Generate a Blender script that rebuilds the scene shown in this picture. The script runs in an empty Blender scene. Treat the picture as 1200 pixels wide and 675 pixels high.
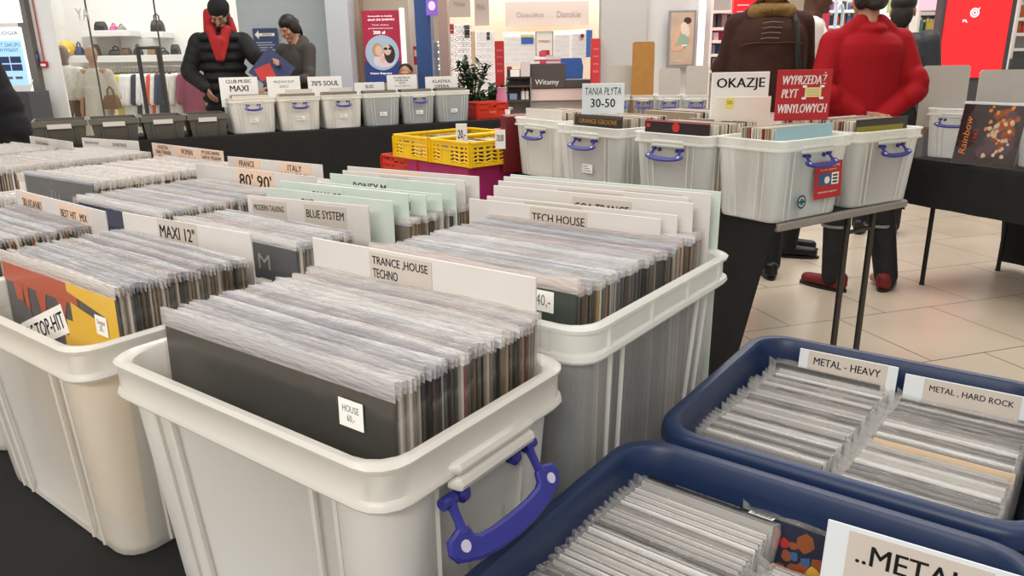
import bpy, math, random
from math import sin, cos, pi, radians
from mathutils import Vector, Matrix
RND = random.Random(7)
sc = bpy.context.scene
col = sc.collection

# ------------------------------------------------------------------ camera
HEAD, PITCH, ROLL, FPX = radians(38), radians(17), radians(1.0), 870.0
CAM = Vector((0, 0, 1.32))
fw = Vector((-sin(HEAD) * cos(PITCH), cos(HEAD) * cos(PITCH), -sin(PITCH)))
r0 = Vector((cos(HEAD), sin(HEAD), 0)); u0 = r0.cross(fw)
up = u0 * cos(ROLL) + r0 * sin(ROLL); rt = r0 * cos(ROLL) - up * sin(ROLL)
rt = (rt - fw * rt.dot(fw)).normalized(); up = rt.cross(fw)
cd = bpy.data.cameras.new('camera'); cam = bpy.data.objects.new('camera', cd); col.objects.link(cam)
cam.matrix_world = Matrix(((rt.x, up.x, -fw.x, 0), (rt.y, up.y, -fw.y, 0), (rt.z, up.z, -fw.z, CAM.z), (0, 0, 0, 1)))
cd.sensor_width = 36; cd.lens = FPX * 36 / 1200; cd.clip_start = .02; cd.clip_end = 100
sc.camera = cam
sc.view_settings.view_transform = 'Standard'; sc.view_settings.look = 'None'
sc.view_settings.gamma = 1; sc.view_settings.use_curve_mapping = False
sc.view_settings.exposure = 0.0
sc.cycles.transparent_max_bounces = 32
sc.cycles.max_bounces = 10; sc.cycles.transmission_bounces = 8; sc.cycles.diffuse_bounces = 5

def ray(px, py): return (fw + rt * ((px - 600) / FPX) - up * ((py - 337.5) / FPX))
def at(px, py, z):
    d = ray(px, py); return CAM + d * ((z - CAM.z) / d.z)
E1 = Vector((cos(HEAD), sin(HEAD), 0)); E2 = Vector((-sin(HEAD), cos(HEAD), 0))
def atD(px, py, D):
    "(s, z) of a point seen at a pixel, D metres ahead of the camera"
    d = ray(px, py); k = D / d.dot(E2); q = CAM + d * k
    return q.dot(E1), q.z
def W3(s, D, z=0): return E1 * s + E2 * D + Vector((0, 0, z))

# ------------------------------------------------------------------ light
w = bpy.data.worlds.new('world'); sc.world = w; w.use_nodes = True
w.node_tree.nodes['Background'].inputs[0].default_value = (1.0, .965, .92, 1)
w.node_tree.nodes['Background'].inputs[1].default_value = .50
def area(name, s, D, z, sx, sy, energy, color=(1, .96, .9), rx=0):
    l = bpy.data.lights.new(name, 'AREA'); l.shape = 'RECTANGLE'; l.size = sx; l.size_y = sy; l.energy = energy; l.color = color
    o = bpy.data.objects.new(name, l); col.objects.link(o); o.location = W3(s, D, z); o.rotation_euler = (rx, 0, HEAD); return o
area('ceiling_or_fill_lamp', -1.6, .3, 3.6, 1.2, 2.4, 46)
area('ceiling_or_fill_lamp', 1.6, .8, 3.6, 1.2, 2.4, 30)
area('ceiling_or_fill_lamp', -1.1, -2.1, 2.9, 2.6, .8, 150)  # fill lamp added behind the camera to brighten the box fronts
area('ceiling_or_fill_lamp', -.2, 3.6, 3.8, 4.0, .6, 85)
area('ceiling_or_fill_lamp', -3.5, 5.2, 3.8, 3.0, .8, 95)
area('ceiling_or_fill_lamp', 3.0, 5.2, 3.8, 3.0, .8, 95)
area('ceiling_or_fill_lamp', .5, 8.4, 3.8, 5.0, .8, 130)
area('ceiling_or_fill_lamp', -5.4, 11.2, 3.6, 4.0, 1.0, 105)
area('ceiling_or_fill_lamp', 1.0, 14.2, 3.6, 5.0, 1.0, 210)
area('ceiling_or_fill_lamp', 6.5, 10.5, 3.6, 4.0, 1.0, 150)

# ------------------------------------------------------------------ materials
def lin(h):
    if not isinstance(h, str): return tuple(h)
    h = h.lstrip('#'); c = [int(h[i:i + 2], 16) / 255 for i in (0, 2, 4)]
    return tuple(x / 12.92 if x <= .04045 else ((x + .055) / 1.055) ** 2.4 for x in c)
MC = {}
def mat(name, colr, rough=.55, metal=0, noise=.0, scale=20, spec=.4, emit=0, bump=0, coat=0, stretch=None):
    if name in MC: return MC[name]
    m = bpy.data.materials.new(name); m.use_nodes = True; nt = m.node_tree; b = nt.nodes['Principled BSDF']
    c = lin(colr); b.inputs['Base Color'].default_value = (*c, 1)
    b.inputs['Roughness'].default_value = rough; b.inputs['Metallic'].default_value = metal
    b.inputs['Specular IOR Level'].default_value = spec; b.inputs['Coat Weight'].default_value = coat
    if emit: b.inputs['Emission Color'].default_value = (*c, 1); b.inputs['Emission Strength'].default_value = emit
    if noise or bump:
        tc = nt.nodes.new('ShaderNodeTexCoord'); n = nt.nodes.new('ShaderNodeTexNoise'); n.inputs['Scale'].default_value = scale
        n.inputs['Detail'].default_value = 4; src = tc.outputs['Object']
        if stretch:
            mp = nt.nodes.new('ShaderNodeMapping'); mp.inputs['Scale'].default_value = stretch; nt.links.new(src, mp.inputs[0]); src = mp.outputs[0]
        nt.links.new(src, n.inputs['Vector'])
        if noise:
            r = nt.nodes.new('ShaderNodeMapRange'); r.inputs[1].default_value = .3; r.inputs[2].default_value = .7
            r.inputs[3].default_value = 1 - noise; r.inputs[4].default_value = 1 + noise
            mx = nt.nodes.new('ShaderNodeMix'); mx.data_type = 'RGBA'; mx.blend_type = 'MULTIPLY'; mx.inputs[0].default_value = 1
            mx.inputs[6].default_value = (*c, 1); nt.links.new(n.outputs[0], r.inputs[0]); nt.links.new(r.outputs[0], mx.inputs[7])
            nt.links.new(mx.outputs[2], b.inputs['Base Color'])
        if bump:
            bp = nt.nodes.new('ShaderNodeBump'); bp.inputs['Strength'].default_value = bump; bp.inputs['Distance'].default_value = .01
            nt.links.new(n.outputs[0], bp.inputs['Height']); nt.links.new(bp.outputs[0], b.inputs['Normal'])
    MC[name] = m; return m
def sheer(name, colr, clear, rough=.3, trans=.3, bump=0, scale=60, spec=.5, stretch=(1, 1, 1)):
    "milky or clear plastic: part of the light passes straight through, part is scattered"
    if name in MC: return MC[name]
    m = bpy.data.materials.new(name); m.use_nodes = True; nt = m.node_tree; b = nt.nodes['Principled BSDF']; out = nt.nodes['Material Output']
    c = lin(colr); b.inputs['Base Color'].default_value = (*c, 1); b.inputs['Roughness'].default_value = rough; b.inputs['Specular IOR Level'].default_value = spec
    t = nt.nodes.new('ShaderNodeBsdfTranslucent'); t.inputs[0].default_value = (*c, 1)
    a = nt.nodes.new('ShaderNodeMixShader'); a.inputs[0].default_value = trans
    nt.links.new(b.outputs[0], a.inputs[1]); nt.links.new(t.outputs[0], a.inputs[2])
    tr = nt.nodes.new('ShaderNodeBsdfTransparent'); x = nt.nodes.new('ShaderNodeMixShader'); x.inputs[0].default_value = clear
    nt.links.new(a.outputs[0], x.inputs[1]); nt.links.new(tr.outputs[0], x.inputs[2]); nt.links.new(x.outputs[0], out.inputs['Surface'])
    if bump:
        tc = nt.nodes.new('ShaderNodeTexCoord'); n = nt.nodes.new('ShaderNodeTexNoise'); n.inputs['Scale'].default_value = scale
        mp = nt.nodes.new('ShaderNodeMapping'); mp.inputs['Scale'].default_value = stretch
        bp = nt.nodes.new('ShaderNodeBump'); bp.inputs['Strength'].default_value = bump; bp.inputs['Distance'].default_value = .006
        nt.links.new(tc.outputs['Object'], mp.inputs[0]); nt.links.new(mp.outputs[0], n.inputs['Vector'])
        nt.links.new(n.outputs[0], bp.inputs['Height']); nt.links.new(bp.outputs[0], b.inputs['Normal'])
    MC[name] = m; return m
def clearfilm(name, gloss=.12, tint=(1, 1, 1), rough=.08, bump=0, scale=12):
    "thin clear film or glass: transparent with a weak mirror on top"
    if name in MC: return MC[name]
    m = bpy.data.materials.new(name); m.use_nodes = True; nt = m.node_tree; out = nt.nodes['Material Output']
    nt.nodes.remove(nt.nodes['Principled BSDF'])
    tr = nt.nodes.new('ShaderNodeBsdfTransparent'); tr.inputs[0].default_value = (*tint, 1)
    g = nt.nodes.new('ShaderNodeBsdfGlossy'); g.inputs['Roughness'].default_value = rough
    x = nt.nodes.new('ShaderNodeMixShader'); x.inputs[0].default_value = gloss
    nt.links.new(tr.outputs[0], x.inputs[1]); nt.links.new(g.outputs[0], x.inputs[2]); nt.links.new(x.outputs[0], out.inputs['Surface'])
    if bump:
        tc = nt.nodes.new('ShaderNodeTexCoord'); n = nt.nodes.new('ShaderNodeTexNoise'); n.inputs['Scale'].default_value = scale
        bp = nt.nodes.new('ShaderNodeBump'); bp.inputs['Strength'].default_value = bump; bp.inputs['Distance'].default_value = .01
        nt.links.new(tc.outputs['Object'], n.inputs['Vector']); nt.links.new(n.outputs[0], bp.inputs['Height']); nt.links.new(bp.outputs[0], g.inputs['Normal'])
    MC[name] = m; return m

FROST = sheer('frosted_plastic', '#f6f4ef', .27, .32, .3, .15, 30)
FROSTC = sheer('thin_frosted_plastic', '#f4f1ea', .46, .32, .3, .15, 30)
FROSTRIM = sheer('frosted_rim', '#e9e6df', .14, .28, .35)
FROST2 = sheer('clearer_plastic', '#f3f4f2', .46, .3, .35, .15, 30)
FROST2RIM = sheer('clearer_rim', '#f1f1ec', .25, .28, .35)
GREYCLR = sheer('grey_clear_plastic', '#d3dadd', .56, .3, .3)
FILM = sheer('sleeve_film', '#dcdad9', .44, .14, .2, .5, 55, 1.0, (1, 1, 6))
def vary(m, cols):
    "every copy of the object gets its own tone out of cols"
    nt = m.node_tree; oi = nt.nodes.new('ShaderNodeObjectInfo'); cr = nt.nodes.new('ShaderNodeValToRGB'); cr.color_ramp.interpolation = 'CONSTANT'
    el = cr.color_ramp.elements; el[0].color = (*lin(cols[0]), 1); el[1].position = 1 / len(cols); el[1].color = (*lin(cols[1]), 1)
    for i, c in enumerate(cols[2:]): e = el.new((i + 2) / len(cols)); e.color = (*lin(c), 1)
    nt.links.new(oi.outputs['Random'], cr.inputs[0])
    for n in nt.nodes:
        if n.type == 'BSDF_PRINCIPLED': nt.links.new(cr.outputs[0], n.inputs['Base Color'])
        if n.type == 'BSDF_TRANSLUCENT': nt.links.new(cr.outputs[0], n.inputs[0])
vary(FILM, ['#f1efee', '#d4d2d4', '#ebe8e8', '#bfbfc4', '#e9dcd8', '#f6f5f6', '#d6dae0', '#e4e0dc', '#c9c6ca', '#efeae6'])
FILMSIDE = clearfilm('sleeve_side_film', .10, (.98, .98, .98), .15, .4, 14)
CLEARBOX = sheer('clear_plastic', '#eceeed', .76, .3, .3)
BAG = sheer('crinkled_bag', '#d4d1cd', .80, .10, .1, .9, 90, 1.0)
GLASS = clearfilm('window_glass', .05, (.97, .985, .985), .02)
BLUE = mat('blue_handle', '#2a2c80', .4, noise=.05)
NAVY = mat('navy_plastic', '#192a4b', .42, noise=.06, scale=9, spec=.4)
BLACKCLOTH = mat('black_cloth', '#141312', .85, noise=.25, scale=14, bump=.15)
CARD = mat('white_card', '#d2ccc7', .5, noise=.02)
CARDG = mat('pale_green_card', '#c6d0c7', .5, noise=.02)
PAPER = mat('label_paper', '#c3b9ae', .6, noise=.02)
PAPERO = mat('peach_label_paper', '#e2c3ad', .6, noise=.02)
PAPERW = mat('white_paper', '#f0eeea', .6)
INK = mat('black_ink', '#1a1817', .6)
INKG = mat('grey_ink', '#6a6562', .6)
WHITE = mat('white_paint', '#eceae6', .5, noise=.02, scale=4)
BLACK = mat('black_plastic', '#161616', .4, noise=.1)
DGREY = mat('dark_grey_plastic', '#4a4945', .5, noise=.08)
CHROME = mat('brushed_metal', '#b8b6b2', .3, .9)

# ------------------------------------------------------------------ mesh builder
class MB:
    def __init__(s): s.v = []; s.f = []; s.mi = []; s.ms = []
    def idx(s, m):
        if m not in s.ms: s.ms.append(m)
        return s.ms.index(m)
    def add(s, vs, fs, m, M=None):
        n = len(s.v); i = s.idx(m)
        s.v += [tuple(M @ Vector(p)) if M else tuple(p) for p in vs]
        for f in fs: s.f.append([n + k for k in f]); s.mi.append(i)
        return s
    def box(s, x0, x1, y0, y1, z0, z1, m, M=None, b=0):
        if b:
            i = b
            rings = []
            for z, q in ((z0, i), (z0 + i, 0), (z1 - i, 0), (z1, i)):
                rings.append([(x0 + q, y0 + i, z), (x0 + i, y0 + q, z), (x1 - i, y0 + q, z), (x1 - q, y0 + i, z), (x1 - q, y1 - i, z), (x1 - i, y1 - q, z), (x0 + i, y1 - q, z), (x0 + q, y1 - i, z)])
            return s.loft(rings, m, True, True, M)
        v = [(x0, y0, z0), (x1, y0, z0), (x1, y1, z0), (x0, y1, z0), (x0, y0, z1), (x1, y0, z1), (x1, y1, z1), (x0, y1, z1)]
        return s.add(v, [(3, 2, 1, 0), (4, 5, 6, 7), (0, 1, 5, 4), (1, 2, 6, 5), (2, 3, 7, 6), (3, 0, 4, 7)], m, M)
    def loft(s, rings, m, c0=False, c1=False, M=None, loop=False):
        n = len(rings[0]); vs = [p for r in rings for p in r]; fs = []
        for k in range(len(rings) - 1 + (1 if loop else 0)):
            a = k * n; b = ((k + 1) % len(rings)) * n
            for i in range(n):
                j = (i + 1) % n; fs.append((a + i, a + j, b + j, b + i))
        if c0: fs.append(tuple(range(n - 1, -1, -1)))
        if c1: fs.append(tuple(range((len(rings) - 1) * n, len(rings) * n)))
        return s.add(vs, fs, m, M)
    def tube(s, path, r, m, n=8, M=None, closed=False, cap=True):
        P = [Vector(p) for p in path]; rings = []
        N = len(P); ref = Vector((0, 0, 1)); prev = None
        for k in range(N):
            if closed: t = P[(k + 1) % N] - P[k - 1]
            else: t = P[min(k + 1, N - 1)] - P[max(k - 1, 0)]
            t.normalize()
            if prev is None:
                a = t.orthogonal().normalized() if abs(t.dot(ref)) > .95 else t.cross(ref).normalized()
            else:
                a = (prev - t * prev.dot(t)).normalized()
            prev = a; b = t.cross(a); rr = r[k] if isinstance(r, (list, tuple)) else r
            rings.append([P[k] + (a * cos(2 * pi * i / n) + b * sin(2 * pi * i / n)) * rr for i in range(n)])
        return s.loft(rings, m, cap and not closed, cap and not closed, M, closed)
    def lathe(s, prof, m, n=16, M=None, c0=True, c1=True):
        return s.loft([[(r * cos(2 * pi * i / n), r * sin(2 * pi * i / n), z) for i in range(n)] for r, z in prof], m, c0, c1, M)
    def ell(s, c, r, m, n=14, k=9, M=None, rot=None):
        rings = []
        Q = rot if rot else Matrix.Identity(3)
        for j in range(k + 1):
            a = -pi / 2 + pi * (j + .02) / (k + .04)
            rings.append([Vector(c) + Q @ Vector((r[0] * cos(a) * cos(2 * pi * i / n), r[1] * cos(a) * sin(2 * pi * i / n), r[2] * sin(a))) for i in range(n)])
        return s.loft(rings, m, True, True, M)
    def cap(s, p0, p1, ra, rb, m, n=12, flat=1.0, fdir=None):
        "tapered capsule"
        p0 = Vector(p0); p1 = Vector(p1); t = (p1 - p0); L = t.length or 1e-4; t = t / L
        a = (fdir - t * fdir.dot(t)).normalized() if fdir is not None else t.orthogonal().normalized()
        b = t.cross(a); rings = []
        for j in range(5):
            q = -pi / 2 + (pi / 2) * j / 4 + .02
            rings.append((p0 + t * ra * sin(q), ra * cos(q)))
        for j in range(5):
            q = (pi / 2) * j / 4 - .02
            rings.append((p1 + t * rb * sin(q), rb * cos(q)))
        return s.loft([[c + (a * cos(2 * pi * i / n) * flat + b * sin(2 * pi * i / n)) * r for i in range(n)] for c, r in rings], m, True, True)
    def prism(s, poly, y0, y1, m, M=None):
        "polygon in x,z pushed from y0 to y1"
        n = len(poly); vs = [(x, y0, z) for x, z in poly] + [(x, y1, z) for x, z in poly]
        fs = [tuple(range(n)), tuple(range(2 * n - 1, n - 1, -1))] + [(i + n, (i + 1) % n + n, (i + 1) % n, i) for i in range(n)]
        return s.add(vs, fs, m, M)
    def mesh(s, name, smooth=False):
        me = bpy.data.meshes.new(name); me.from_pydata(s.v, [], s.f)
        for m in s.ms: me.materials.append(m)
        me.polygons.foreach_set('material_index', s.mi)
        if smooth:
            me.polygons.foreach_set('use_smooth', [True] * len(s.f))
            try: me.set_sharp_from_angle(angle=radians(42))
            except Exception: pass
        me.update(); return me
    def build(s, name, parent=None, smooth=False, loc=None, rot=None):
        o = bpy.data.objects.new(name, s.mesh(name, smooth)); col.objects.link(o)
        if parent is not None: o.parent = parent
        if loc is not None: o.location = loc
        if rot is not None: o.rotation_euler = rot
        return o
def tag(o, label, cat, group=None, kind=None):
    o['label'] = label; o['category'] = cat
    if group: o['group'] = group
    if kind: o['kind'] = kind
    return o
def thing(name, label, cat, loc=(0, 0, 0), rz=0, group=None):
    o = bpy.data.objects.new(name, None); col.objects.link(o); o.empty_display_size = .05
    o.location = loc; o.rotation_euler = (0, 0, rz); return tag(o, label, cat, group)
def struct(name, mb, loc=(0, 0, 0), rz=0):
    o = mb.build(name, None, False, loc, (0, 0, rz)); o['kind'] = 'structure'; return o
def dup(o, parent=None):
    c = o.copy(); col.objects.link(c)
    if parent is not None: c.parent = parent
    for ch in list(o.children): dup(ch, c)
    return c

# lettering -----------------------------------------------------------
def text_mb(s, w, h, m, bold=0, shear=0, maxw=None, y=0, x=0, z=0, mb=None, align='C', M=None):
    "letters standing in the x,z plane facing -y, fitted into w by h and centred on x,z"
    cu = bpy.data.curves.new('letters', 'FONT'); cu.body = s; cu.size = 1; cu.align_x = 'CENTER' if align == 'C' else 'LEFT'
    cu.shear = shear; cu.space_line = .95; cu.resolution_u = 2
    ob = bpy.data.objects.new('letters', cu); me = bpy.data.meshes.new_from_object(ob)
    vs = [v.co.copy() for v in me.vertices]; fs = [tuple(p.vertices) for p in me.polygons]
    bpy.data.objects.remove(ob); bpy.data.meshes.remove(me); bpy.data.curves.remove(cu)
    mb = mb or MB()
    if not vs: return mb
    x0 = min(v.x for v in vs); x1 = max(v.x for v in vs); y0 = min(v.y for v in vs); y1 = max(v.y for v in vs)
    kx = w / max(x1 - x0, 1e-6); ky = h / max(y1 - y0, 1e-6)
    for q in ((-1, 0, 1) if bold > .004 else (0,)):
        mb.add([((v.x - (x0 + x1) / 2 + q * bold * 1.1) * kx + x, y - abs(q) * .00003, (v.y - (y0 + y1) / 2) * ky + z) for v in vs], fs, m, M)
    return mb
# ------------------------------------------------------------------ the setting
def tilemat():
    m = bpy.data.materials.new('floor_tiles'); m.use_nodes = True; nt = m.node_tree; b = nt.nodes['Principled BSDF']
    tc = nt.nodes.new('ShaderNodeTexCoord'); mp = nt.nodes.new('ShaderNodeMapping'); mp.inputs['Rotation'].default_value[2] = radians(-17)
    br = nt.nodes.new('ShaderNodeTexBrick'); br.offset = .5
    for k, v in (('Scale', 1.0), ('Mortar Size', .003), ('Brick Width', .6), ('Row Height', .6), ('Mortar Smooth', .1)): br.inputs[k].default_value = v
    br.inputs['Color1'].default_value = (*lin('#ddcdb8'), 1); br.inputs['Color2'].default_value = (*lin('#d6c6b0'), 1); br.inputs['Mortar'].default_value = (*lin('#5c5148'), 1)
    nt.links.new(tc.outputs['Object'], mp.inputs[0]); nt.links.new(mp.outputs[0], br.inputs['Vector'])
    n = nt.nodes.new('ShaderNodeTexNoise'); n.inputs['Scale'].default_value = 1.3; n.inputs['Detail'].default_value = 6
    mx = nt.nodes.new('ShaderNodeMix'); mx.data_type = 'RGBA'; mx.blend_type = 'MULTIPLY'; mx.inputs[0].default_value = .35
    nt.links.new(tc.outputs['Object'], n.inputs['Vector']); nt.links.new(br.outputs['Color'], mx.inputs[6]); nt.links.new(n.outputs[0], mx.inputs[7])
    nt.links.new(mx.outputs[2], b.inputs['Base Color']); b.inputs['Roughness'].default_value = .28
    return m
fl = MB(); fl.box(-14, 14, -3, 22, -.05, 0, tilemat()); struct('floor', fl, (0, 0, 0), HEAD)

def cloth(label, cx, cy, rz, w, d, h, drops, amp=.02, cat='tablecloth', seed=1, slant=0):
    "black cloth over a table: flat top and a skirt that falls in folds; drops = front, right, back, left"
    r = random.Random(seed); mb = MB(); per = []
    n = {0: int(w / .03), 1: int(d / .03), 2: int(w / .03), 3: int(d / .03)}
    C4 = [(-w / 2, -d / 2), (w / 2, -d / 2), (w / 2, d / 2), (-w / 2, d / 2)]; N4 = [(0, -1), (1, 0), (0, 1), (-1, 0)]
    for k in range(4):
        a = C4[k]; b = C4[(k + 1) % 4]
        for i in range(n[k]):
            t = i / n[k]; per.append((a[0] + (b[0] - a[0]) * t, a[1] + (b[1] - a[1]) * t, k, t, i))
    rings = []; lv = [0, .004, .02, .12, .3, .55, .8, 1]
    ph = [r.uniform(0, 6) for _ in range(8)]
    for q in lv:
        ring = []
        for (x, y, k, t, i) in per:
            L = (w if k % 2 == 0 else d) * t
            nx, ny = N4[k]; dr = drops[k]
            e = min(1, min(t, 1 - t) * 8)
            o = amp * q * dr / .7 * (sin(L * 26 + ph[k]) + .6 * sin(L * 11 + ph[k + 4])) * e + .004 * min(1, q * 40) + .012 * q
            if slant and k == 0: x = x - slant * q * dr * max(0, (t - .6) / .4)
            ring.append((x + nx * o, y + ny * o, h + .004 - (0 if q == 0 else q * dr)))
        rings.append(ring)
    mb.loft(rings[::-1], BLACKCLOTH, False, True)
    o = mb.build('tablecloth', None, True, (cx, cy, 0), (0, 0, rz)); return tag(o, label, cat)
def table(label, cx, cy, rz, w, d, h, topm, group=None, lm=None, ly=.09):
    t = thing('folding_table', label, 'table', (cx, cy, 0), rz, group)
    b = MB(); b.box(-w / 2, w / 2, -d / 2, d / 2, h - .03, h, topm, None, .006); b.build('table_top', t)
    lm = lm or mat('leg_metal', '#4b4744', .45, .6)
    for sx in (-1, 1):
        for sy in (-1, 1):
            l = MB(); x = sx * (w / 2 - .09); y = d / 2 - .09 if sy > 0 else -d / 2 + ly
            l.tube([(x, y, 0), (x, y, .02), (x, y, h - .03)], [.016, .013, .013], lm, 10); l.build('leg', t, True)
    for sx in (-1, 1):
        a = MB(); x = sx * (w / 2 - .09); a.tube([(x, -d / 2 + ly, h - .12), (x, d / 2 - .09, h - .12)], .009, lm, 8); a.build('crossbar', t, True)
    return t
GREYTOP = mat('grey_table_top', '#8d8881', .5, noise=.06)
# front table and its cloth
table('long front table hidden under a black cloth, carrying the nearest record boxes', -1.32, .53, 0, 3.5, 1.22, .745, GREYTOP)
cloth('black tablecloth under the nearest white record boxes', -1.32, .53, 0, 3.52, 1.24, .746, (.7, .7, .7, .7), .015, seed=3)
# table with the big clear boxes
T2A = radians(-20)
def T2(u, v, z=0):
    k = Vector((-.885, 2.635, 0)); a = Vector((cos(T2A), sin(T2A), 0)); b = Vector((-sin(T2A), cos(T2A), 0))
    return k + a * u + b * v + Vector((0, 0, z))
tc2 = T2(-.84, .40)
table('grey topped table under the clear record boxes, its bare right end showing', tc2.x, tc2.y, T2A, 1.78, .80, .75, GREYTOP, ly=.54)
tcl = T2(-.855, .40)
cloth('black tablecloth hanging to the floor under the clear record boxes', tcl.x, tcl.y, T2A, 1.76, .82, .748, (.73, .012, .05, .72), .03, seed=5, slant=.16)
# far left table, running away along the shop windows
a3 = math.atan2(5.753 - 2.319, -5.001 + 6.455); d3 = Vector((cos(a3), sin(a3), 0)); n3 = Vector((-sin(a3), cos(a3), 0)); p3 = Vector((-6.455, 2.319, 0))
def T3(u, v, z=0): return p3 + d3 * u + n3 * v + Vector((0, 0, z))
q = T3(1.9, .40)
table('long table in the background carrying grey crates and genre boxes', q.x, q.y, a3, 4.3, .8, .745, GREYTOP)
cloth('black tablecloth on the long background table by the shop windows', q.x, q.y, a3, 4.34, .84, .746, (.73, .7, .7, .7), .012, seed=8)
# right table
a4 = math.atan2(4.494 - 4.798, -.257 + .812); d4 = Vector((cos(a4), sin(a4), 0)); n4 = Vector((-sin(a4), cos(a4), 0)); p4 = Vector((-.812, 4.798, 0))
def T4(u, v, z=0): return p4 + d4 * u + n4 * v + Vector((0, 0, z))
q = T4(.78, .45)
table('table on the right behind the man in red, draped in black', q.x, q.y, a4, 1.56, .86, .745, GREYTOP, lm=BLACK)
cloth('black tablecloth on the right table below the dark art cover', q.x, q.y, a4, 1.6, .9, .746, (.26, .2, .72, .2), .012, seed=9)
# middle table behind
q = W3(1.25, 6.6)
table('table in the background holding boxes with tall grey boards', q.x, q.y, HEAD, 1.5, .7, .745, GREYTOP)
cloth('black tablecloth below the boxes with tall grey boards', q.x, q.y, HEAD, 1.54, .74, .746, (.7, .7, .7, .7), .012, seed=11)
# ------------------------------------------------------------------ storage boxes
def outline(w, d, ins, rec, pw=.055, r=.03, n=4):
    hx, hy = w / 2 - ins, d / 2 - ins; pts = []
    C = [(-hx, -hy, pi), (hx, -hy, 1.5 * pi), (hx, hy, 0), (-hx, hy, .5 * pi)]
    for k in range(4):
        cx, cy, a0 = C[k]; ox = cx + (r if cx < 0 else -r); oy = cy + (r if cy < 0 else -r)
        for i in range(n + 1):
            a = a0 + (pi / 2) * i / n; pts.append((ox + r * cos(a), oy + r * sin(a)))
        nx = C[(k + 1) % 4]; L = math.hypot(nx[0] - cx, nx[1] - cy); tx, ty = (nx[0] - cx) / L, (nx[1] - cy) / L; inx, iny = -ty, tx
        for t, e in ((pw, 0), (pw + .007, rec), (L - pw - .007, rec), (L - pw, 0)):
            pts.append((cx + tx * t + inx * e, cy + ty * t + iny * e))
    return pts
def ring(w, d, z, ins, rec=0, pw=.055): return [(x, y, z) for x, y in outline(w, d, ins, rec, pw)]
def handle_mesh():
    mb = MB()
    grip = [(-.070, .040), (-.086, .046), (-.089, .058), (-.084, .070), (-.06, .083), (-.03, .090), (0, .092), (.03, .090), (.06, .083), (.084, .070), (.089, .058), (.086, .046), (.070, .040), (.060, .044), (.058, .056), (.05, .063), (.03, .067), (0, .068), (-.03, .067), (-.05, .063), (-.058, .056), (-.060, .044)]
    grip = [(x, z * .74) for x, z in grip]
    mb.prism([(x, -z) for x, z in grip[::-1]], -.004, .004, BLUE)
    out = [grip[i] for i in range(0, 13)] + [grip[i] for i in range(13, 22)]
    mb.tube([(x, 0, -z) for x, z in out], .0036, BLUE, 6, closed=True)
    for x in (-.073, .073):                       # moulded holes near the corners of the grip
        mb.lathe([(.006, -.0055), (.006, .0055)], mat('handle_hole', '#b9b7c8', .5), 10, Matrix.Translation((x, 0, -.044)) @ Matrix.Rotation(pi / 2, 4, 'X'))
    for sx in (-1, 1):
        mb.tube([(sx * .065, 0, .002), (sx * .065, 0, -.010), (sx * .065, 0, -.022), (sx * .067, 0, -.034)], [.007, .0048, .0045, .006], BLUE, 8)
        mb.tube([(sx * .058, 0, 0), (sx * .076, 0, 0)], .0065, BLUE, 10)
    return mb.mesh('handle', True)
HM = None
FACE = {'front': 0, 'right': pi / 2, 'back': pi, 'left': -pi / 2}
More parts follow.
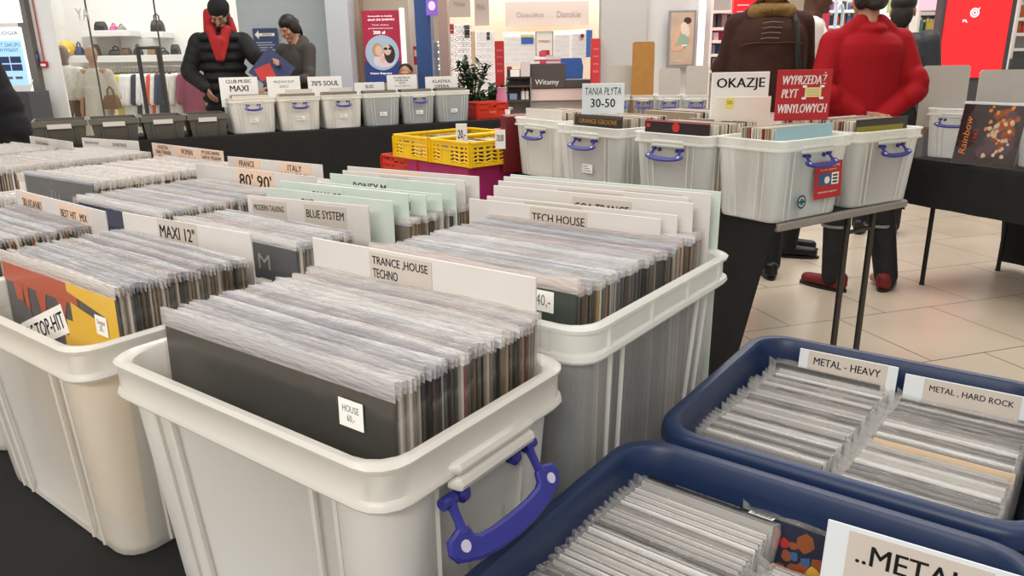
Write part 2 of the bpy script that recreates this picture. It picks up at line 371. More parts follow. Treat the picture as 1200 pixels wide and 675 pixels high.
def tote(label, cx, cy, z, rz, w, d, h, body=None, rim=None, handles=(), group=None, sticker=False, hs=.84, handle_label=True):
    global HM
    body = body or FROST; rim = rim or FROSTRIM
    t = thing('storage_box', label, 'storage box', (cx, cy, z), rz, group)
    b = MB()
    O = [(0, .030, 0), (.005, .026, 0), (.016, .025, .006), (h - .048, .011, .006), (h - .036, .010, 0)]
    rings = [ring(w, d, a, i, r) for a, i, r in O] + [ring(w, d, a + (.004 if a < .01 else 0), i + .0028, r) for a, i, r in O[::-1]]
    b.loft(rings, body, True, True)
    # thin upright ribs along the edges of the corner pillars
    for k, (a, L, half) in enumerate(((0, w, d / 2), (pi / 2, d, w / 2), (pi, w, d / 2), (-pi / 2, d, w / 2))):
        M = Matrix.Rotation(a, 4, 'Z')
        for sx in (-1, 1):
            for e in (.055, .083):
                if L < .3 and e > .06: continue
                p = [(sx * (L / 2 - .026 - e), -half + .026, .006), (sx * (L / 2 - .012 - e), -half + .0105, h - .04)]
                b.tube(p, .0028, rim, 5, M)
    b.build('body', t, True)
    r_ = MB(); GR = .0018 if rim is FROSTRIM else .0045
    P = [(h - .037, .0105), (h - .040, .002), (h - .036, -.001), (h - .031, .0), (h - .029, GR), (h - .008, GR), (h - .006, .0005), (h - .002, -.0005), (h + .001, .003), (h, .010), (h - .003, .0125), (h - .037, .0135)]
    r_.loft([ring(w, d, a, i) for a, i in P], rim, M=None, loop=True)
    for a, L, half in ((0, w, d / 2), (pi / 2, d, w / 2), (pi, w, d / 2), (-pi / 2, d, w / 2)) if rim is not FROSTRIM else ():
        M = Matrix.Rotation(a, 4, 'Z'); k = max(2, int(L / .09))
        for i in range(k):
            x = -L / 2 + L * (i + .5) / k; r_.box(x - .0018, x + .0018, -half + .001, -half + .006, h - .034, h - .004, rim, M)
    r_.build('rim', t, True)
    for face, sw in handles:
        a = FACE[face]; M = Matrix.Rotation(a, 4, 'Z'); half = (d if face in ('front', 'back') else w) / 2; L = w if face in ('front', 'back') else d
        g = MB(); e = min(.23, L * .42)
        for zz, oo in ((h - .030, .007), (h - .044, .0085)):
            g.tube([(-e * .5, -half + .004, zz), (-e * .46, -half - oo + .006, zz), (e * .46, -half - oo + .006, zz), (e * .5, -half + .004, zz)], [.003, .0065, .0065, .003], rim, 8, M)
        g.build('latch_ledge', t, True)
        if HM is None: HM = handle_mesh()
        o = bpy.data.objects.new('handle', HM); col.objects.link(o); o.parent = t; o['label'] = 'blue swing handle'
        o.matrix_local = M @ Matrix.Translation((0, -half + .003, h - .058)) @ Matrix.Rotation(-radians(sw), 4, 'X') @ Matrix.Diagonal((hs, hs, hs * (.8 if hs > .95 else 1), 1))
        for sx in (-1, 1):
            pg = MB(); pg.lathe([(.0075, 0), (.0075, .008), (.004, .011)], BLUE, 10, M @ Matrix.Translation((sx * .043 * hs, -half + .010, h - .062)) @ Matrix.Rotation(pi / 2, 4, 'X')); pg.build('handle_peg', t, True)
    if sticker:
        s = MB(); s.box(-.035, .035, -d / 2 + .016, -d / 2 + .0175, h * .30, h * .43, PAPERW)
        for i in range(3): s.box(-.028, .028 - .012 * i, -d / 2 + .0155, -d / 2 + .016, h * (.325 + .035 * i), h * (.335 + .035 * i), INKG)
        s.build('sticker', t)
    return t

# ------------------------------------------------------------------ records
SPINES = ['#6b5a49', '#8c7a64', '#3a332d', '#2a2624', '#b9ab98', '#d8cec0', '#7d7468', '#4b4138', '#a38b6d', '#c9c1b6', '#5b4a3c', '#1f1d1c', '#93302a', '#c4a04a', '#55606c', '#8a8580', '#3d4a3f', '#b06a45', '#e3dcd2', '#463c44']
EDGE = [mat('record_cover_%s' % c[1:], c, .6, noise=.08, scale=30) for c in SPINES]
NEU = [0, 1, 2, 3, 4, 5, 6, 7, 8, 9, 10, 11, 15, 18, 0, 2, 3, 7, 6, 11, 19, 14, 9, 4, 10, 12, 16, 18, 13, 0, 1, 2, 7, 3]
RW, RH, RT = .315, .315, .0032
def cover_mesh(m, face=None, back=None):
    b = MB(); b.box(-RW / 2, RW / 2, -RT / 2, RT / 2, 0, RH, m, None, .0006)
    return b
def sleeve_mesh(seed, film=None, side=None, extra=.0075):
    "clear outer sleeve: closed pocket a little larger than the cover, its open top edge wavy"
    film = film or FILM; side = side or FILMSIDE
    r = random.Random(seed); b = MB(); n = 14; x0 = -RW / 2 - .003; x1 = RW / 2 + .004; t = RT / 2 + .0009
    tops = [RH + extra + r.uniform(-.0005, .0005) + .0011 * sin(i * .55 + seed * 1.7) for i in range(n + 1)]
    X = [x0 + (x1 - x0) * i / n for i in range(n + 1)]
    ybend = [.0005 * sin(i * .4 + seed) for i in range(n + 1)]
    for s_ in (-1, 1):
        lo = [(X[i], s_ * t, -.002) for i in range(n + 1)]; mid = [(X[i], s_ * t, RH - .004) for i in range(n + 1)]; hi = [(X[i], s_ * t * 1.0 + ybend[i], tops[i] - (.001 if s_ > 0 else 0)) for i in range(n + 1)]
        f1 = [(i, i + 1, n + 2 + i, n + 1 + i) for i in range(n)]
        b.add(lo + mid, f1, side); b.add(mid + hi, f1, film)
        if s_ < 0: fr = hi
        else: bk = hi
    b.add(fr + bk, [(i, i + 1, n + 2 + i, n + 1 + i) for i in range(n)], film)      # folded-over flap
    b.add([(x1, -t, -.002), (x1, t, -.002), (x1, t, tops[n] - .001), (x1, -t, tops[n])], [(0, 1, 2, 3)], side)
    b.add([(x0, -t, -.002), (x0, t, -.002), (x0, t, tops[0] - .001), (x0, -t, tops[0])], [(3, 2, 1, 0)], side)
    return b.mesh('plastic_sleeve')
SLV = [sleeve_mesh(i) for i in range(6)]
PROTO = {}
def record(k, sv, x, y, z, rz=0, lean=0, label='', group=None):
    "one record: the card cover with its clear sleeve"
    if k not in PROTO:
        o = cover_mesh(EDGE[k]).build('vinyl_record'); s = bpy.data.objects.new('plastic_sleeve', SLV[0]); col.objects.link(s); s.parent = o; s['label'] = 'clear plastic outer sleeve'
        PROTO[k] = o
    else: o = dup(PROTO[k])
    for ch in o.children: ch.data = SLV[sv]
    o.location = (x, y, z); o.rotation_euler = (-lean, 0, rz); tag(o, label, 'record', group)
    return o
def row(x, y0, y1, z, n, label, group, rz=0, lean=.04, seed=1, jx=.004, pal=None, hj=.004, skip=()):
    r = random.Random(seed); out = []
    for i in range(n):
        if i in skip: continue
        t = i / max(1, n - 1); k = r.choice(pal) if pal else r.choice(NEU)
        out.append(record(k, r.randrange(6), x + r.uniform(-jx, jx), y0 + (y1 - y0) * t, z + r.uniform(0, hj), rz + r.uniform(-.004, .004), lean, label, group))
    return out
def cover(label, x, y, z, rz, lean, paint, base='#2a2826', group=None, film=True, name='vinyl_record', w=RW, tag_text=None, tag_at=(.10, .23), extra=.011):
    "a record whose face can be seen: paint(mb) lays the printed shapes on the front"
    b = MB(); b.box(-w / 2, w / 2, -RT / 2, RT / 2, 0, RH, mat('cover_' + base[1:], base, .35, noise=.06, scale=8), None, .0006)
    if paint: paint(b)
    o = b.build(name, None, False, (x, y, z), (-lean, 0, rz)); tag(o, label, 'record', group)
    if tag_text:
        tx, tz = tag_at; p = MB(); p.box(tx - .014, tx + .014, -RT / 2 - .0022, -RT / 2 - .0016, tz - .012, tz + .012, PAPERW)
        text_mb(tag_text, .019, .015, INKG, y=-RT / 2 - .0024, x=tx, z=tz, mb=p); p.build('price_tag', o)['label'] = 'white price tag'
    if film:
        s = bpy.data.objects.new('plastic_sleeve', sleeve_mesh(int(abs(x * 991 + y * 77)), None, FILMSIDE, extra)); col.objects.link(s); s.parent = o; s['label'] = 'clear plastic outer sleeve'
    return o
YF = -RT / 2 - .0006
def quad(b, x0, x1, z0, z1, m, y=YF): b.add([(x0, y, z0), (x1, y, z0), (x1, y, z1), (x0, y, z1)], [(0, 1, 2, 3)], m)
def polyf(b, pts, m, y=YF): b.add([(x, y, z) for x, z in pts], [tuple(range(len(pts)))], m)

# ------------------------------------------------------------------ divider cards
def divider(label, xl, xr, yl, yr, ztop, labels, m=None, h=.36, lean=.03, group=None, name='divider_card', cat='divider card', t=.0025):
    "stiff card between records; labels: (text, centre fraction, top offset, width, height, paper, fit height)"
    m = m or CARD; w = math.hypot(xr - xl, yr - yl); rz = math.atan2(yr - yl, xr - xl)
    b = MB(); b.box(-w / 2, w / 2, -t / 2, t / 2, 0, h, m, None, .0006)
    # the lean swings the card about its foot, so set the foot back by the same amount
    o = b.build(name, None, False, ((xl + xr) / 2 + sin(lean) * h * sin(rz), (yl + yr) / 2 - sin(lean) * h * cos(rz), ztop - h * cos(lean)), (-lean, 0, rz)); tag(o, label, cat, group)
    for (s, cf, off, lw, lh, pm, th, tw) in labels:
        x = -w / 2 + w * cf; z1 = h - off; p = MB(); p.box(x - lw / 2, x + lw / 2, -t / 2 - .0006, -t / 2 - .0001, z1 - lh, z1, pm)
        pl = p.build('paper_label', o)
        lines = s.split('\n'); k = len(lines); L = MB()
        for i, ln in enumerate(lines):
            zz = z1 - (.004 if k > 1 else .008) - th * .5 - i * th * 1.32
            f = len(ln) / max(len(q) for q in lines)
            text_mb(ln, tw * min(1, f), th, INK, .011, x=x - tw * (1 - min(1, f)) / 2 * (1 if k == 2 and cf < .6 and 'TRANCE' in s else 0), z=zz, y=-t / 2 - .0009, mb=L)
        L.build('lettering', pl)
    return o
# ------------------------------------------------------------------ front table: boxes
TZ = .7505
tote('nearest frosted white storage box of records with a blue handle hanging on its right end', -.562, .428, TZ, radians(1.5), .400, .256, .29, handles=(('right', 30), ('left', 140)))
tote('taller frosted box directly behind the nearest one, full of house and techno records', -.569, .782, TZ, radians(1), .40, .395, .31, CLEARBOX, FROST2RIM, handles=(('back', 20),))
tote('frosted white box at the left front edge with a yellow record showing inside', -1.005, .412, TZ, radians(1), .395, .262, .285, FROSTC)
tote('frosted box behind the left front box, holding the pale green genre cards', -1.0, .775, TZ, 0, .385, .43, .285)
tote('frosted box at the left edge of the frame with pinkish records', -1.425, .425, TZ, 0, .40, .262, .28)
tote('frosted box behind the pinkish records, third column from the right', -1.41, .80, TZ, 0, .40, .44, .285)
tote('frosted box at the far left holding records behind a grey sleeve', -1.85, .86, TZ, 0, .40, .46, .285)
tote('frosted box at the far left front, beside the pinkish records', -1.85, .47, TZ, 0, .40, .26, .27)
tote('frosted box at the left back corner of the front table', -2.28, .86, TZ, 0, .40, .46, .285)
tote('frosted box furthest left at the back of the front table', -2.70, .84, TZ, 0, .38, .46, .285)
RZ = TZ + .0065
# nearest box
HOU = cover('plain black record at the very front of the nearest white box, price tag at right', -.546, .335, RZ + .006, radians(2), .03, None, '#2b2927', tag_text='HOUSE\n60,-', tag_at=(.112, .289), extra=.014)
row(-.549, .3425, .368, RZ + .006, 6, 'pale record just behind the black one in the nearest white box', 'records just behind the black one in the nearest box', radians(2), .03, 1, pal=[4, 5, 18, 9, 5, 15])
row(-.549, .3725, .510, RZ + .006, 31, 'sleeved record packed in the middle of the nearest white box, only its edges showing', 'records packed in the nearest white box', radians(1.8), .03, 2)
row(-.551, .5145, .526, RZ + .010, 3, 'sleeved record standing at the back of the nearest white box, against the trance card', 'records against the trance card', radians(2), .03, 12, pal=[15, 4, 9])
divider('white card reading trance, house and techno, standing at the back of the nearest box', -.712, -.394, .531, .542, 1.125, [('TRANCE ,HOUSE\nTECHNO', .445, .004, .092, .046, PAPER, .0105, .082)], lean=.02)
# box behind
def art_g(b):
    quad(b, .085, .128, .10, .235, mat('cover_red_print', '#7c2a2c', .5)); quad(b, .088, .125, .103, .232, mat('cover_223029', '#223029', .4), YF - .0003)
    text_mb('E', .026, .035, mat('cover_red_print', '#7c2a2c', .5), .02, y=YF - .0006, x=.104, z=.20, mb=b)
cover('dark green record with a red letter, first in the box behind the trance card', -.571, .628, RZ + .012, radians(1), .03, art_g, '#223029', tag_text='40,-', tag_at=(.118, .297), extra=.013)
row(-.571, .635, .852, RZ + .006, 46, 'sleeved record packed between the trance card and the tech house card', 'records between the trance and tech house cards', radians(1.5), .03, 3)
TK = [('white card reading tech house, nearest of the cards in the taller box', -.775, -.448, .885, .905, 1.112, [('TECH HOUSE', .505, .003, .098, .026, PAPER, .0125, .090)], CARD),
      ('white card whose top line reads deep house, just behind the tech house card', -.750, -.432, .900, .922, 1.116, [('DEEP HOUSE', .38, .002, .10, .03, PAPER, .0125, .088)], CARD),
      ('white card reading goa trance behind the tech house card', -.748, -.418, .915, .940, 1.131, [('GOA TRANCE', .58, .006, .096, .03, PAPER, .013, .088)], CARD),
      ('white card reading tribal house, half hidden behind the goa trance card', -.752, -.430, .932, .952, 1.136, [('TRIBAL HOUSE', .52, .004, .11, .03, PAPER, .0125, .086)], CARD),
      ('second card from the back of the taller box, lettering mostly hidden', -.752, -.405, .946, .968, 1.141, [('HARD HOUSE', .75, .005, .09, .03, PAPER, .0125, .08)], CARD),
      ('pale green card reading techno, acid, furthest back in the taller box', -.752, -.398, .964, .984, 1.142, [('TECHNO , ACID , EBM', .63, .002, .09, .02, CARDG, .0085, .078)], CARDG)]
for l, a, b_, c, d_, zt, lb, m_ in TK: divider(l, a, b_, c, d_, zt, lb, m_, lean=.02)
row(-.571, .876, .955, RZ + .008, 12, 'record squeezed among the genre cards at the back of the taller box', 'records among the house cards', radians(2), .02, 4, pal=[4, 5, 8, 9, 15, 0, 17])
# left front box
def art_us(b):
    OR = mat('cover_orange', '#b8502e', .5); YE = mat('cover_yellow', '#e8b92f', .45); BL = mat('cover_blue_edge', '#2d5a9c', .5)
    quad(b, -.157, .06, .285, .315, OR)
    for x0, x1, dz in ((-.13, -.10, .07), (-.06, -.03, .05), (.0, .03, .03), (-.10, -.085, .12)): polyf(b, [(x0, .286), ((x0 + x1) / 2, .286 - dz), (x1, .286)], OR)
    polyf(b, [(.0, .0), (.157, .0), (.157, .312), (.035, .312), (.035, .300), (.128, .284), (.128, .273), (.04, .287), (.04, .262), (.022, .262), (.022, .24), (.010, .24), (.010, .2), (.0, .2)], YE, YF - .0002)
    quad(b, -.157, .157, .095, .102, BL)
    for x, z, q in ((-.115, .225, .038), (-.02, .19, .034)):
        polyf(b, [(x + q * cos(i * pi / 10), z + q * sin(i * pi / 10)) for i in range(20)], mat('cover_slate', '#57545a', .5), YF - .0001)
    M = Matrix.Translation((-.052, 0, .235)) @ Matrix.Rotation(radians(-21), 4, 'Y')
    b.add([(-.075, YF - .0004, -.019), (.075, YF - .0004, -.019), (.075, YF - .0004, .019), (-.075, YF - .0004, .019)], [(0, 1, 2, 3)], PAPERW, M)
    text_mb('U.S.TOP-HIT', .138, .022, INK, .015, y=YF - .0007, mb=b, M=M)
cover('record with a yellow block and slanted banner at the front of the left box', -1.003, .344, RZ + .002, radians(1), .03, art_us, '#4a474c', tag_text='Singiel\n20,-', tag_at=(.118, .272), extra=.012)
row(-1.005, .351, .512, RZ + .001, 36, 'sleeved record packed in the left front box behind the yellow one', 'records packed in the left front box', 0, .03, 5, pal=[0, 1, 2, 3, 6, 7, 8, 10, 11, 4, 9])
divider('white card reading maxi twelve inch at the back of the left front box', -1.165, -.862, .522, .545, 1.108, [('MAXI 12"', .46, .0, .094, .058, PAPER, .019, .084)], lean=.02)
# box with the green cards
def art_m(b):
    text_mb('M', .028, .022, PAPERW, -.01, y=YF - .0003, x=.083, z=.285, mb=b); text_mb('U', .022, .022, PAPERW, -.01, y=YF - .0003, x=.045, z=.285, mb=b)
cover('slate grey record with spaced white capitals behind the maxi card', -1.0, .590, RZ + .008, 0, .03, art_m, '#4d5054', tag_text='60,-', tag_at=(.085, .248))
row(-1.0, .597, .690, RZ + .004, 20, 'sleeved record between the slate grey record and the card with two band names', 'records in front of the two-band card', 0, .03, 6)
divider('white card with two band name labels, nearest card in the green card box', -1.135, -.878, .72, .765, 1.108, [('MODERN TALKING', .19, .006, .078, .032, PAPER, .010, .068), ('BLUE SYSTEM', .66, .006, .088, .036, PAPER, .0135, .078)], lean=.02)
GC = [('pale green card directly behind the two-band card', -1.16, -.86, .775, .80, 1.112, [('OMD', .36, .004, .06, .03, CARDG, .014, .034)], CARDG),
      ('pale green card with a one-word name, second behind the two-band card', -1.15, -.85, .80, .825, 1.121, [('SAVAGE', .39, .004, .08, .03, CARDG, .014, .07)], CARDG),
      ('pale green card with a name in spaced initials at its right', -1.14, -.845, .835, .86, 1.114, [('C.C. CATCH', .72, .006, .105, .03, CARDG, .0145, .098)], CARDG),
      ('pale green card with lettering hidden by the cards in front', -1.135, -.84, .868, .893, 1.111, [('SANDRA', .52, .003, .09, .03, CARDG, .0135, .08)], CARDG),
      ('pale green card with a group name at its left, fifth behind the two-band card', -1.135, -.838, .90, .925, 1.123, [('BONEY M', .34, .004, .09, .03, CARDG, .015, .08)], CARDG),
      ('white card near the back of the green card box', -1.14, -.85, .935, .962, 1.124, [('ABBA', .45, .003, .07, .03, PAPER, .013, .05)], CARD),
      ('white card furthest back in the green card box, peach label at its left', -1.155, -.842, .96, .99, 1.128, [('EURYTHMICS', .42, .004, .11, .03, PAPERO, .012, .1)], CARD)]
for l, a, b_, c, d_, zt, lb, m_ in GC: divider(l, a, b_, c, d_, zt, lb, m_, lean=.02)
row(-1.0, .80, .955, RZ + .002, 18, 'record squeezed between the pale green cards', 'records between the green cards', radians(4), .02, 7, pal=[1, 8, 4, 9, 0, 6, 11, 3, 2])
# third column
row(-1.425, .33, .512, RZ - .003, 36, 'record with a pinkish or cream edge packed in front of the compilations card', 'records in front of the compilations card', 0, .03, 8, pal=[4, 5, 18, 17, 12, 9, 1, 7, 8])
divider('white card with two peach labels for compilations and best hits at the left', -1.585, -1.205, .524, .514, 1.106, [('SKŁADANKI', .20, .004, .098, .052, PAPERO, .016, .088), ('BEST HIT_ MIX', .68, .006, .115, .052, PAPERO, .015, .105)], lean=.02)
cover('navy blue record with a pale tag between the compilations and maxi cards', -1.375, .60, RZ + .006, 0, .03, None, '#1b3159', tag_text='25,-', tag_at=(.11, .275))
row(-1.41, .607, .885, RZ, 46, 'sleeved record packed behind the navy blue record in the third column', 'records behind the navy record', 0, .03, 9, pal=[4, 5, 18, 9, 15, 1, 8, 0])
divider('white card for the eighties and nineties in the third column', -1.613, -1.195, .902, .913, 1.110, [("80' 90'", .53, .002, .125, .05, PAPERO, .028, .11)], lean=.02)
divider('white card with peach labels for France and Italy', -1.665, -1.329, 1.016, 1.035, 1.110, [('FRANCE\nRIVIERA', .22, .003, .098, .05, PAPERO, .0135, .066), ('ITALY\nPOP & ROCK', .73, .003, .108, .05, PAPERO, .0135, .095)], lean=.02)
# fourth column
def art_gr(b):
    G = mat('cover_grey_script', '#9a9da3', .4)
    r = random.Random(4)
    for i in range(9):
        x = -.13 + i * .016; b.tube([(x, YF - .0002, .22), (x + .006, YF - .0002, .25 + r.uniform(0, .04)), (x + .010, YF - .0002, .225)], .0012, G, 4)
    b.tube([(-.13, YF - .0002, .215), (.03, YF - .0002, .222)], .001, G, 4)
cover('grey record with faint handwritten script, behind the compilations card at the left', -1.77, .658, RZ + .022, radians(2), .03, art_gr, '#55575c', tag_text='60', tag_at=(.085, .262), extra=.008)
divider('white card with three peach name labels at the back left', -2.153, -1.761, 1.08, 1.063, 1.112, [('HOUSTON\nTINA TURNER\nMADONNA', .17, .0, .115, .06, PAPERO, .0105, .092), ('WOMAN\nIN LOVE', .52, .002, .125, .055, PAPERO, .016, .09), ('MYLENE FARMER\nTANITA TIKARAM\nSADE', .845, .0, .118, .055, PAPERO, .0095, .10)], lean=.02)
divider('plain white card with two small titles, back row left of the peach name labels', -2.526, -2.243, 1.047, 1.085, 1.112, [('MUZYKA FILM', .18, .002, .07, .03, CARD, .008, .07), ('SOUNDTRACK', .68, .002, .08, .03, CARD, .010, .07)], lean=.02)
divider('plain white card furthest left in the back row, one small faint title', -2.76, -2.406, .985, .969, 1.112, [('POLSKA', .30, .006, .12, .045, PAPER, .008, .10)], lean=.02)
divider('white card leaning at the left edge of the frame', -2.62, -2.38, .66, .68, 1.098, [('POLSKIE', .60, .010, .12, .03, PAPERW, .012, .09)], lean=.03)
def stack_row(b, cx, cy, rz, n, sp, z, seed, wj=.004, w=RW, pal=None, film=True):
    r = random.Random(seed); M0 = Matrix.Translation((cx, cy, z)) @ Matrix.Rotation(rz, 4, 'Z')
    for i in range(n):
        k = r.choice(pal) if pal else r.choice(NEU); dx = r.uniform(-wj, wj); hj = r.uniform(0, .004); y = i * sp
        M = M0 @ Matrix.Translation((dx, y, hj)) @ Matrix.Rotation(-.03, 4, 'X')
        b.box(-w / 2, w / 2, -RT / 2, RT / 2, 0, RH, EDGE[k], M)
        t = RT / 2 + .0008
        if film: b.box(-w / 2 - .003, w / 2 + .003, -t, t, RH - .006, RH + .009 + r.uniform(0, .004), FILM, M)
PL = [4, 5, 18, 9, 15, 1, 8, 0, 6]
b = MB()
stack_row(b, -1.41, .925, 0, 14, .0062, RZ, 21, pal=PL)
stack_row(b, -1.85, .672, radians(2), 62, .0063, RZ, 22, pal=PL)
stack_row(b, -2.28, .65, radians(2), 64, .0063, RZ + .004, 23, pal=PL)
stack_row(b, -2.68, .62, radians(1), 54, .0063, RZ + .004, 24, pal=PL)
stack_row(b, -1.86, .36, 0, 32, .0063, RZ - .008, 25, pal=PL)
tag(b.build('record_rows'), 'rows of white sleeved records filling the boxes at the far left', 'records', kind='stuff')

# ------------------------------------------------------------------ compact discs
CASE = sheer('jewel_case_clear', '#a8a5a1', .20, .10, .1, spec=1.0); vary(CASE, ['#d9d6d2', '#7b7774', '#b4b0ac', '#e9e7e4', '#5e5a57', '#c3bfba', '#98938f'])
CASEW = mat('jewel_case_inlay', '#a9a49f', .4); CASED = mat('jewel_case_tray', '#191716', .35); CASEG = mat('jewel_case_grey_tray', '#4f4a47', .35)
CW, CH, CT = .142, .125, .0098
def case_mesh(tray, inlay):
    b = MB(); b.box(-CW / 2, CW / 2, -CT / 2, -CT / 2 + .0028, 0, CH, CASE, None, .0004)
    b.box(-CW / 2 + .012, CW / 2 - .001, -CT / 2 + .003, -CT / 2 + .0044, .002, CH - .002, inlay)
    b.box(-CW / 2, CW / 2, -CT / 2 + .0046, CT / 2 - .0014, .001, CH - .0012, tray, None, .0004)
    b.box(-CW / 2, CW / 2, CT / 2 - .0012, CT / 2, 0, CH, CASE)
    return b
INL = [mat('inlay_%s' % c[1:], c, .5) for c in ('#8a8580', '#cfc9c1', '#5a5552', '#7a4a42', '#c7a98c', '#3c3a3c', '#a39e9a')]
def bag_mesh(seed):
    r = random.Random(seed); b = MB(); n = 10; x0 = -CW / 2 - .003; x1 = CW / 2 + .004; t = CT / 2 + .0004
    X = [x0 + (x1 - x0) * i / n for i in range(n + 1)]
    hi = [CH + .0012 + r.uniform(0, .0018) for _ in X]
    lo = [[(X[i], s * t, -.001) for i in range(n + 1)] for s in (-1, 1)]; top = [[(X[i], s * (t - .0014) + r.uniform(-.0006, .0006), hi[i] + r.uniform(-.0006, .0006)) for i in range(n + 1)] for s in (-1, 1)]
    f1 = [(i, i + 1, n + 2 + i, n + 1 + i) for i in range(n)]
    b.add(lo[0] + top[0], f1, BAG); b.add(lo[1] + top[1], [q[::-1] for q in f1], BAG); b.add(top[0] + top[1], f1, BAG)
    e = r.uniform(.009, .015)                       # pinched corner that sticks out on the left
    b.add([(x0, -t, CH * .75), (x0, t, CH * .75), (x0, -t, CH), (x0, t, CH), (x0 - e, 0, CH + r.uniform(.003, .008)), (x0 - .003, 0, CH * .5)], [(0, 2, 4), (3, 1, 4), (2, 3, 4), (0, 4, 5), (1, 5, 4)], BAG)
    e = r.uniform(.002, .004)
    b.add([(x1, -t, CH * .7), (x1, t, CH * .7), (x1, -t, CH), (x1, t, CH), (x1 + e, r.uniform(-.002, .002), CH * .96)], [(0, 4, 2), (3, 4, 1), (2, 4, 3), (0, 1, 4)], BAG)
    return b.mesh('plastic_bag')
BAGS = [bag_mesh(i) for i in range(6)]
CP = {}
def disc(x, y, z, rz, lean, k, bg, label, group=None):
    if k not in CP:
        o = case_mesh((CASED, CASEG)[k % 2], INL[k % len(INL)]).build('compact_disc'); s = bpy.data.objects.new('plastic_bag', BAGS[0]); col.objects.link(s); s.parent = o; s['label'] = 'crinkled clear plastic bag'; CP[k] = o
    else: o = dup(CP[k])
    for ch in o.children: ch.data = BAGS[bg]
    o.location = (x, y, z); o.rotation_euler = (-lean, 0, rz); return tag(o, label, 'compact disc', group)
def discrow(x, y0, y1, z, n, label, group, rz=0, lean=.25, seed=1, kx=0):
    r = random.Random(seed)
    for i in range(n):
        t = i / (n - 1); disc(x + kx * t + r.uniform(-.0015, .0015), y0 + (y1 - y0) * t, z + r.uniform(0, .003), rz + r.uniform(-.006, .006), lean, r.randrange(14), r.randrange(6), label, group)
def crate(label, cx, cy, z, rz, w, d, h):
    t = thing('disc_crate', label, 'plastic crate', (cx, cy, z), rz); b = MB()
    def rr(ins, zz, r=.05, n=7):
        pts = []; hx, hy = w / 2 - ins, d / 2 - ins; r = max(.012, r - ins * .5)
        for sx, sy, a0 in ((-1, -1, pi), (1, -1, 1.5 * pi), (1, 1, 0), (-1, 1, .5 * pi)):
            for i in range(n + 1):
                a = a0 + pi / 2 * i / n; pts.append((sx * (hx - r) + r * cos(a), sy * (hy - r) + r * sin(a), zz))
        return pts
    b.loft([rr(.030, 0), rr(.026, .004), rr(.017, h - .03), rr(.015, h - .022)] + [rr(.0185, h - .022), rr(.031, .006)], NAVY, True, True); b.build('body', t, True)
    f = MB(); f.loft([rr(.0145, h - .024), rr(.002, h - .022), rr(-.001, h - .018), rr(0, h - .006), rr(.002, h - .001), rr(.006, h + .001), rr(.014, h + .001), rr(.0175, h - .003), rr(.019, h - .024)], NAVY, loop=True); f.build('rim', t, True)
    return t
crate('navy blue crate of discs behind the other navy crate, at the right edge', -.165, .897, TZ, radians(1.5), .385, .385, .165)
crate('navy blue crate of discs nearest the viewer at the bottom right', -.160, .500, TZ, radians(1.5), .395, .375, .165)
CZ = TZ + .0075
discrow(-.252, .760, 1.005, CZ, 25, 'bagged disc in the left row of the rear navy crate', 'discs in the left row of the rear navy crate', 0, .30, 31, .012)
discrow(-.248, 1.014, 1.026, CZ + .006, 2, 'bagged disc standing higher against the heavy card', 'discs against the heavy card', 0, .28, 32)
discrow(-.088, .752, 1.018, CZ, 24, 'bagged disc in the right row of the rear navy crate', 'discs in the right row of the rear navy crate', 0, .30, 33, .012)
def cdcard(label, xl, xr, yl, yr, zt, txt, tw, th, lw, lh, off=.001, cf=.5): divider(label, xl, xr, yl, yr, zt, [(txt, cf, off, lw, lh, PAPER, th, tw)], mat('blue_white_card', '#d5d9dc', .5), h=.150, lean=.16, t=.0012)
cdcard('pale card reading metal heavy at the back of the rear navy crate', -.290, -.160, 1.052, 1.056, .913, 'METAL - HEAVY', .088, .0105, .104, .036)
cdcard('pale card reading metal and hard rock at the right of the rear navy crate', -.150, -.012, 1.050, 1.056, .909, 'METAL , HARD ROCK', .094, .009, .108, .034, cf=.56)
discrow(-.262, .375, .598, CZ, 23, 'bagged disc in the left row of the nearest navy crate', 'discs in the left row of the nearest navy crate', 0, .30, 34, .004)
discrow(-.100, .375, .560, CZ - .006, 18, 'bagged disc in front of the big metal card in the nearest navy crate', 'discs in front of the big metal card', 0, .30, 35, .004)
m = MB(); m.box(-.071, .071, -.0016, .0016, 0, .131, mat('cream_sleeve', '#c9ae90', .6)); o = m.build('card_sleeve', None, False, (-.079, .848, CZ + .001), (-.30, 0, 0)); tag(o, 'cream card sleeve standing between the discs of the right row', 'disc sleeve')
m = MB(); m.box(-.071, .071, -.003, .003, 0, .133, mat('dark_red_sleeve', '#4a1c1e', .4)); o = m.build('card_sleeve', None, False, (-.076, 1.034, CZ + .002), (-.25, 0, 0)); tag(o, 'dark red disc sleeve in front of the hard rock card', 'disc sleeve')
o = disc(-.255, .609, CZ + .006, 0, .28, 5, 2, 'black spined disc with a white barcode at the back of the nearest crate')
p = MB(); p.box(-.066, .068, -.004, .004, CH + .0048, CH + .0052, BLACK)
text_mb('WASTELAND DISCOTHEQUE', .07, .0035, mat('pale_grey_ink', '#b5b0aa', .5), x=.0, y=-(CH + .0055), z=0, mb=p, M=Matrix.Rotation(-pi / 2, 4, 'X'))
p.build('spine', o)['label'] = 'black printed spine'
p = MB(); p.box(.045, .069, -.0043, .0043, CH + .0053, CH + .0056, PAPERW)
for i in range(12): p.box(.047 + i * .0017, .0477 + i * .0017 + (i % 3) * .0003, -.0030, .0038, CH + .0056, CH + .0058, INK)
p.build('barcode', o)
o = disc(-.140, .632, CZ + .002, 0, .25, 8, 3, 'disc with a red and yellow painted cover at the back of the nearest crate')
p = MB(); r = random.Random(3); p.box(-.07, .07, -CT / 2 - .0009, -CT / 2 - .0004, .01, CH, mat('disc_art_dark', '#23283a', .4))
